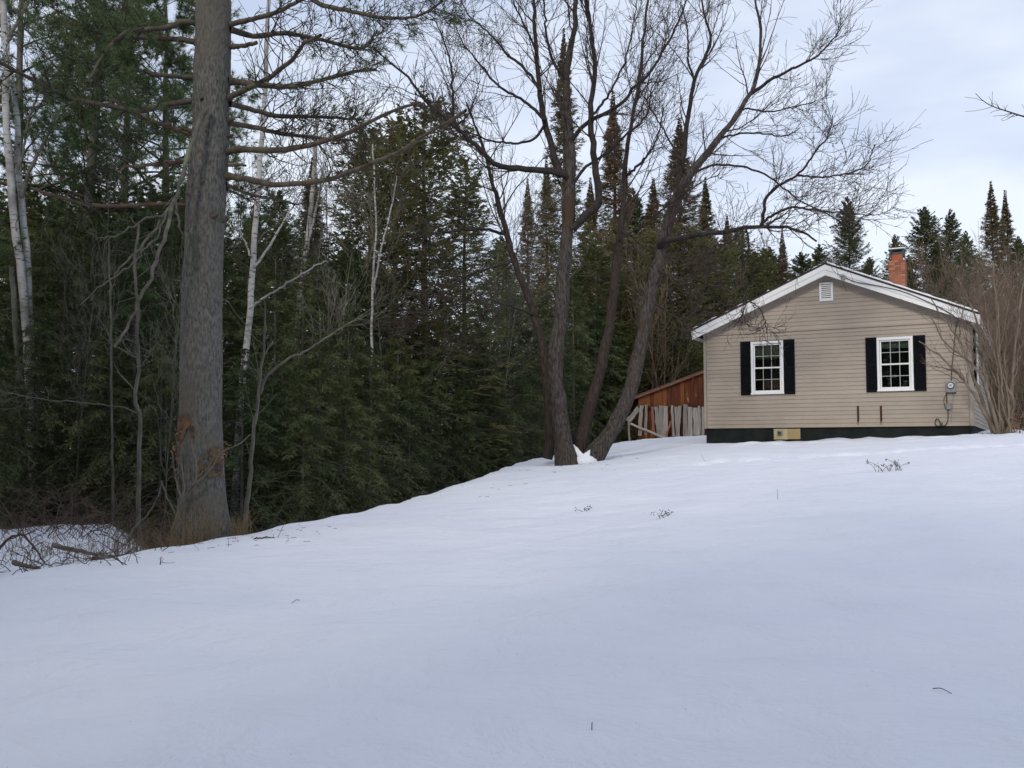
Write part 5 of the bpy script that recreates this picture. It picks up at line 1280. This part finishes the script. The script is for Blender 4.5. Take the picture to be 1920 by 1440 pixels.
for i in range(16):
    u0 = rgb.uniform(1858, 1905); H = rgb.uniform(1.6, 3.8); az = rgb.uniform(0, 6.28); sp = rgb.uniform(.2, 1.3) * H / 3
    b = np.array(at(u0, 812, 22.3 + rgb.uniform(-.35, .5))); ss = np.linspace(0, 1, 20); b[2] = ground(b[0], b[1]) - .08
    P = b[None] + np.stack([np.cos(az) * sp * ss ** 1.4, np.sin(az) * sp * ss ** 1.4 * .7, H * ss], -1); P[1:] += np.cumsum(rgb.normal(0, .018, (19, 3)), 0)
    stems_P.append(P); stems_R.append(np.linspace(rgb.uniform(.014, .032), .005, 20))
SP, SR = np.array(stems_P), np.array(stems_R)
obj_np('stems', [(*tubes(SP, SR, 7), 0, True)], surf('tan bush bark', (.125, .098, .070), (.235, .19, .14), 6, (1, 1, .4), bmp=.4), bush)
A, RA = sprout(SP, SR, 6, .4, 1.3, (20, 44), 8, .3, .25, .04, .45, .012, .005, rgb)
Bq, RB = sprout(A, RA, 4, .2, .6, (22, 48), 5, .2, .18, .04, .6, .008, .004, rgb)
tag(obj_np('twigs', [(*tubes(A, RA, 4), 0, True), (*tubes(Bq, RB, 3), 0, True)], M['brush_twig'], bush), kind='stuff')
# a few dead leaves held low on the right side
def leaf_chunk(C, size, rg):
    n = len(C); d = norm(rg.normal(size=(n, 3))); s = norm(np.cross(d, rg.normal(size=(n, 3)))); sz = size * rg.uniform(.6, 1.3, n)[:, None]
    V = np.stack([C - d * sz, C + s * sz * .5 + d * sz * .1, C + d * sz, C - s * sz * .5], 1).reshape(-1, 3)
    return V, np.arange(n * 4).reshape(-1, 4)
C = np.array([at(rgb.uniform(1895, 1925), rgb.uniform(770, 812), rgb.uniform(21.8, 22.6)) for _ in range(60)])
tag(obj_np('dead_leaves', [(*leaf_chunk(C, .05, rgb), 0, False)], M['dead_leaf'], bush), kind='stuff')

# ------------------------------------------------------------------ brush, logs and dry grass at the snow edge on the left
rgg = np.random.default_rng(400)
def canes(npl, ulo, uhi, ylo, yhi, L0, L1, mat, name, label=None, r=.006, lift=(.4, .9), arch=.55, sub=3):
    n = 12; ss = np.linspace(0, 1, n); PP = []
    for i in range(npl):
        Y = rgg.uniform(ylo, yhi); x, _, g = gxy(rgg.uniform(ulo, uhi), Y); ln = rgg.uniform(L0, L1); az = rgg.uniform(0, 6.28); h = ln * rgg.uniform(*lift)
        P = np.stack([x + np.cos(az) * ln * .8 * ss, Y + np.sin(az) * ln * .5 * ss, g - .03 + h * (ss * (1 + arch) - arch * 1.35 * ss ** 2)], -1)
        P[1:] += np.cumsum(rgg.normal(0, .012 * ln, (n - 1, 3)), 0); PP.append(P)
    P = np.array(PP); Rr = np.full((npl, n), r) * (1 - .6 * ss)
    ch = [(*tubes(P, Rr, 4), 0, True)]
    if sub:
        A, RA = sprout(P, Rr, sub, .1, .4, (30, 65), 5, .2, .05, .06, .7, r, r * .55, rgg); ch.append((*tubes(A, RA, 3), 0, True))
    o = obj_np(name, ch, mat); tag(o, label, kind='stuff'); return o
def grass(n, ulo, uhi, ylo, yhi, L0, L1, name='dry_grass'):
    m = 5; ss = np.linspace(0, 1, m); PP = []
    for i in range(n):
        Y = rgg.uniform(ylo, yhi); x, _, g = gxy(rgg.normal((ulo + uhi) / 2, (uhi - ulo) / 3.5), Y); ln = rgg.uniform(L0, L1); az = rgg.uniform(0, 6.28); b = rgg.uniform(.1, .9)
        PP.append(np.stack([x + np.cos(az) * ln * b * ss ** 2, Y + np.sin(az) * ln * b * ss ** 2, g - .02 + ln * (ss - .45 * b * ss ** 2)], -1))
    P = np.array(PP); Rr = np.full((n, m), .004) * (1 - .7 * ss)
    tag(obj_np(name, [(*tubes(P, Rr, 3), 0, True)], M['dry_grass']), kind='stuff')
canes(120, -60, 330, 13.4, 16, .5, 1.5, M['cane'], 'bramble_undergrowth', lift=(.3, .8), sub=4)
canes(75, -60, 330, 9.6, 12.8, .15, .5, M['cane'], 'bramble_undergrowth', r=.0055, lift=(.2, .7), sub=3)
grass(160, -40, 300, 11.0, 13.0, .1, .4)
canes(110, 40, 430, 13.8, 17, .6, 1.9, M['brush_twig'], 'bramble_undergrowth', r=.005, lift=(.3, .7), arch=.8)
grass(260, 300, 400, 12.2, 12.9, .2, .75); grass(90, 420, 470, 12.7, 13.3, .2, .5); grass(120, 200, 340, 12.2, 13.4, .15, .5)
def stick(name, label, px, y0, y1, w0, w1, mat, cat, tw=0, group=None):
    P, r = limb(px, y0, y1, w0, w1, 16, .006, rgg)
    ch = [(*tubes(P[None], r[None], 8), 0, True)]
    if tw:
        A, RA = sprout(P[None], r[None], tw, .1, .4, (30, 70), 5, .2, .1, .05, .5, .008, .004, rgg, lscale=False); ch.append((*tubes(A, RA, 4), 0, True))
    return tag(obj_np(name, ch, mat), label, cat, group)
stick('log', 'dark rotten log lying in the snow among brambles left of the big pine', [(100, 1022), (130, 1030), (165, 1036), (200, 1042)], 11.2, 11.0, 10, 5, M['log_bark'], 'log', 6)
stick('log', 'low dark log along the snow rim just left of the big pine', [(175, 1048), (210, 1046), (250, 1040), (300, 1034)], 10.8, 11.6, 10, 6, M['log_bark'], 'log', 6)
stick('log', 'short thick log at the snow rim near the left edge', [(25, 1055), (45, 1060), (75, 1068)], 9.9, 9.7, 10, 6, M['log_bark'], 'log', 4)
stick('dead_branch', 'curved dark dead branch arching over the snow at the left edge', [(-10, 1040), (5, 1020), (18, 1008), (40, 1003), (60, 1020), (85, 1055)], 10.4, 9.9, 6, 3, M['cane'], 'branch', 8)
stick('dead_branch', 'pale thin stick leaning up from the snow left of the pine base', [(240, 1015), (255, 985), (275, 965), (290, 945), (305, 905)], 12.6, 13.2, 4.5, 2.5, M['sapling_bark'], 'stick', 2)
stick('dead_branch', 'dark forked twig lying on the open snow right of the big pine', [(468, 1018), (480, 1010), (500, 1008), (520, 1011)], 11.9, 11.95, 3.5, 2, M['cane'], 'stick', 6)
# vine-like stems leaning against the pine base
vine = empty('bare_bush', (0, 0, 0), 0, 'few pale stems leaning against the base of the big pine', 'bush')
for (px, w) in [([(322, 995), (335, 955), (342, 940), (334, 915), (328, 890), (325, 870), (322, 845)], 5), ([(340, 945), (345, 910), (340, 870), (333, 830), (326, 812)], 4), ([(340, 935), (355, 920), (368, 895), (366, 860), (358, 825), (354, 815)], 4), ([(350, 925), (375, 900), (395, 880), (408, 860), (420, 845), (445, 835), (470, 815)], 4), ([(372, 893), (390, 878), (400, 860)], 3), ([(330, 965), (318, 940), (310, 925), (302, 900)], 3)]:
    P, r = limb(px, 12.55, 12.5, w, 2, 16, .005, rgg)
    obj_np('stem', [(*tubes(P[None], r[None], 6), 0, True)], M['sapling_bark'], vine)
C = np.array([at(*q, rgg.uniform(12.45, 12.6)) for q in np.vstack([np.c_[rgg.normal(415, 9, 60), rgg.normal(855, 14, 60)], np.c_[rgg.normal(328, 5, 60), rgg.normal(850, 28, 60)]])])
tag(obj_np('dead_leaves', [(*leaf_chunk(C, .022, rgg), 0, False)], M['dead_leaf'], vine), kind='stuff')

# weeds poking through the snow
def weed(name, label, u, v, width_px, h_px, n, seed, heads=True, lean=0.0):
    rg = np.random.default_rng(seed)
    # where the sight line through (u, v) meets the snow
    Y = 8.0
    for Yt in np.arange(8, 26, .02):
        p = at(u, v, Yt)
        if p[2] <= ground(p[0], Yt): Y = Yt; break
    sc = Y / FPX; root = empty(name, (0, 0, 0), 0, label, 'weed')
    xc = at(u, v, Y)[0]; m = 7; ss = np.linspace(0, 1, m); PP, tips = [], []
    for i in range(n):
        x = xc + rg.uniform(-.5, .5) * width_px * sc; y = Y + rg.normal(0, .1); g = ground(x, y); h = h_px * sc * rg.uniform(.4, 1); b = rg.normal(lean, .6) * h
        P = np.stack([x + b * ss ** 2, y + rg.normal(0, .3) * h * ss ** 2, g - .02 + h * (ss - .25 * ss ** 3)], -1); PP.append(P); tips.append(P[-1])
    P = np.array(PP); Rr = np.full((n, m), .0042) * (1 - .4 * ss)
    obj_np('stems', [(*tubes(P, Rr, 4), 0, True)], M['cane'], root)
    if heads:
        C = np.concatenate([t[None] + rg.normal(0, .016, (5, 3)) for t in tips]); tag(obj_np('seed_heads', [(*leaf_chunk(C, .014, rg), 0, False)], M['cane'], root), kind='stuff')
    return root
weed('dead_weed', 'dark dead weeds poking through the snow in front of the house', 1669, 883, 52, 30, 17, 1)
weed('dead_weed', 'low dark weed stubs on the snow below the bare tree', 1100, 958, 30, 10, 6, 2)
weed('dead_weed', 'clump of brown weeds with a bent stick on the open snow', 1243, 968, 26, 14, 10, 3)
stick('dead_branch', 'thin bent stick beside the brown weed clump on the open snow', [(1252, 969), (1262, 962), (1270, 955), (1279, 948)], 15.2, 15.25, 2.2, 1.6, M['cane'], 'stick', 1)
for i, (u, v, l) in enumerate([(555, 1130, 'tiny dark twig lying on the open snow far left of the middle'), (1458, 936, 'tiny grass stub in the snow below the left house window'), (1765, 1298, 'thin twig flat on the snow in the lower right'), (1320, 865, 'small curved grass stalk in the snow at the left house corner'), (1110, 1365, 'tiny speck of bark on the snow near the bottom edge')]):
    Y = 5.0
    for Yt in np.arange(4, 26, .02):
        p = at(u, v, Yt)
        if p[2] <= ground(p[0], Yt): Y = Yt; break
    L_ = (.022, .02, .035, .05, .010)[i]; x = p[0]; a = i * 1.3
    pts = [(x - L_ * math.cos(a), Y - .05, ground(x - L_ * math.cos(a), Y - .05) + .004), (x, Y, ground(x, Y) + .018), (x + L_ * math.cos(a), Y + .03, ground(x + L_ * math.cos(a), Y + .03) + .01 + (.12 if i in (1, 3) else 0))]
    P = catmull(pts, 8); tag(obj_np('twig', [(*tubes(P[None], np.full((1, 8), .0022), 4), 0, True)], M['cane']), l, 'twig')
def debris():
    rg = np.random.default_rng(900); PP = []
    for (cx, cy_, sd, n) in ((-3.3, 12.2, .6, 60), (1.4, 20.9, .9, 34), (-1.3, 17.0, .8, 20), (10.7, 21.8, .5, 40)):
        xs = cx + rg.normal(0, sd, n); ys = cy_ + rg.normal(0, sd, n); zs = heights(xs, ys); az = rg.random(n) * 6.283; ln = rg.uniform(.02, .09, n); ss = np.linspace(-.5, .5, 4)
        P = np.zeros((n, 4, 3)); P[:, :, 0] = xs[:, None] + np.cos(az)[:, None] * ln[:, None] * ss; P[:, :, 1] = ys[:, None] + np.sin(az)[:, None] * ln[:, None] * ss; P[:, :, 2] = heights(P[:, :, 0], P[:, :, 1]) + .004 + .012 * rg.random((n, 1)) * (ss + .5)
        PP.append(P)
    P = np.concatenate(PP); tag(obj_np('bark_litter', [(*tubes(P, np.full(P.shape[:2], .0026), 3), 0, True)], M['cane']), kind='stuff')
debris()
# prototypes that were never placed
for ps in list(PROTO.values()) + list(BP.values()):
    for p in ps:
        if 'label' not in p:
            for c in list(p.children): bpy.data.objects.remove(c)
            bpy.data.objects.remove(p)
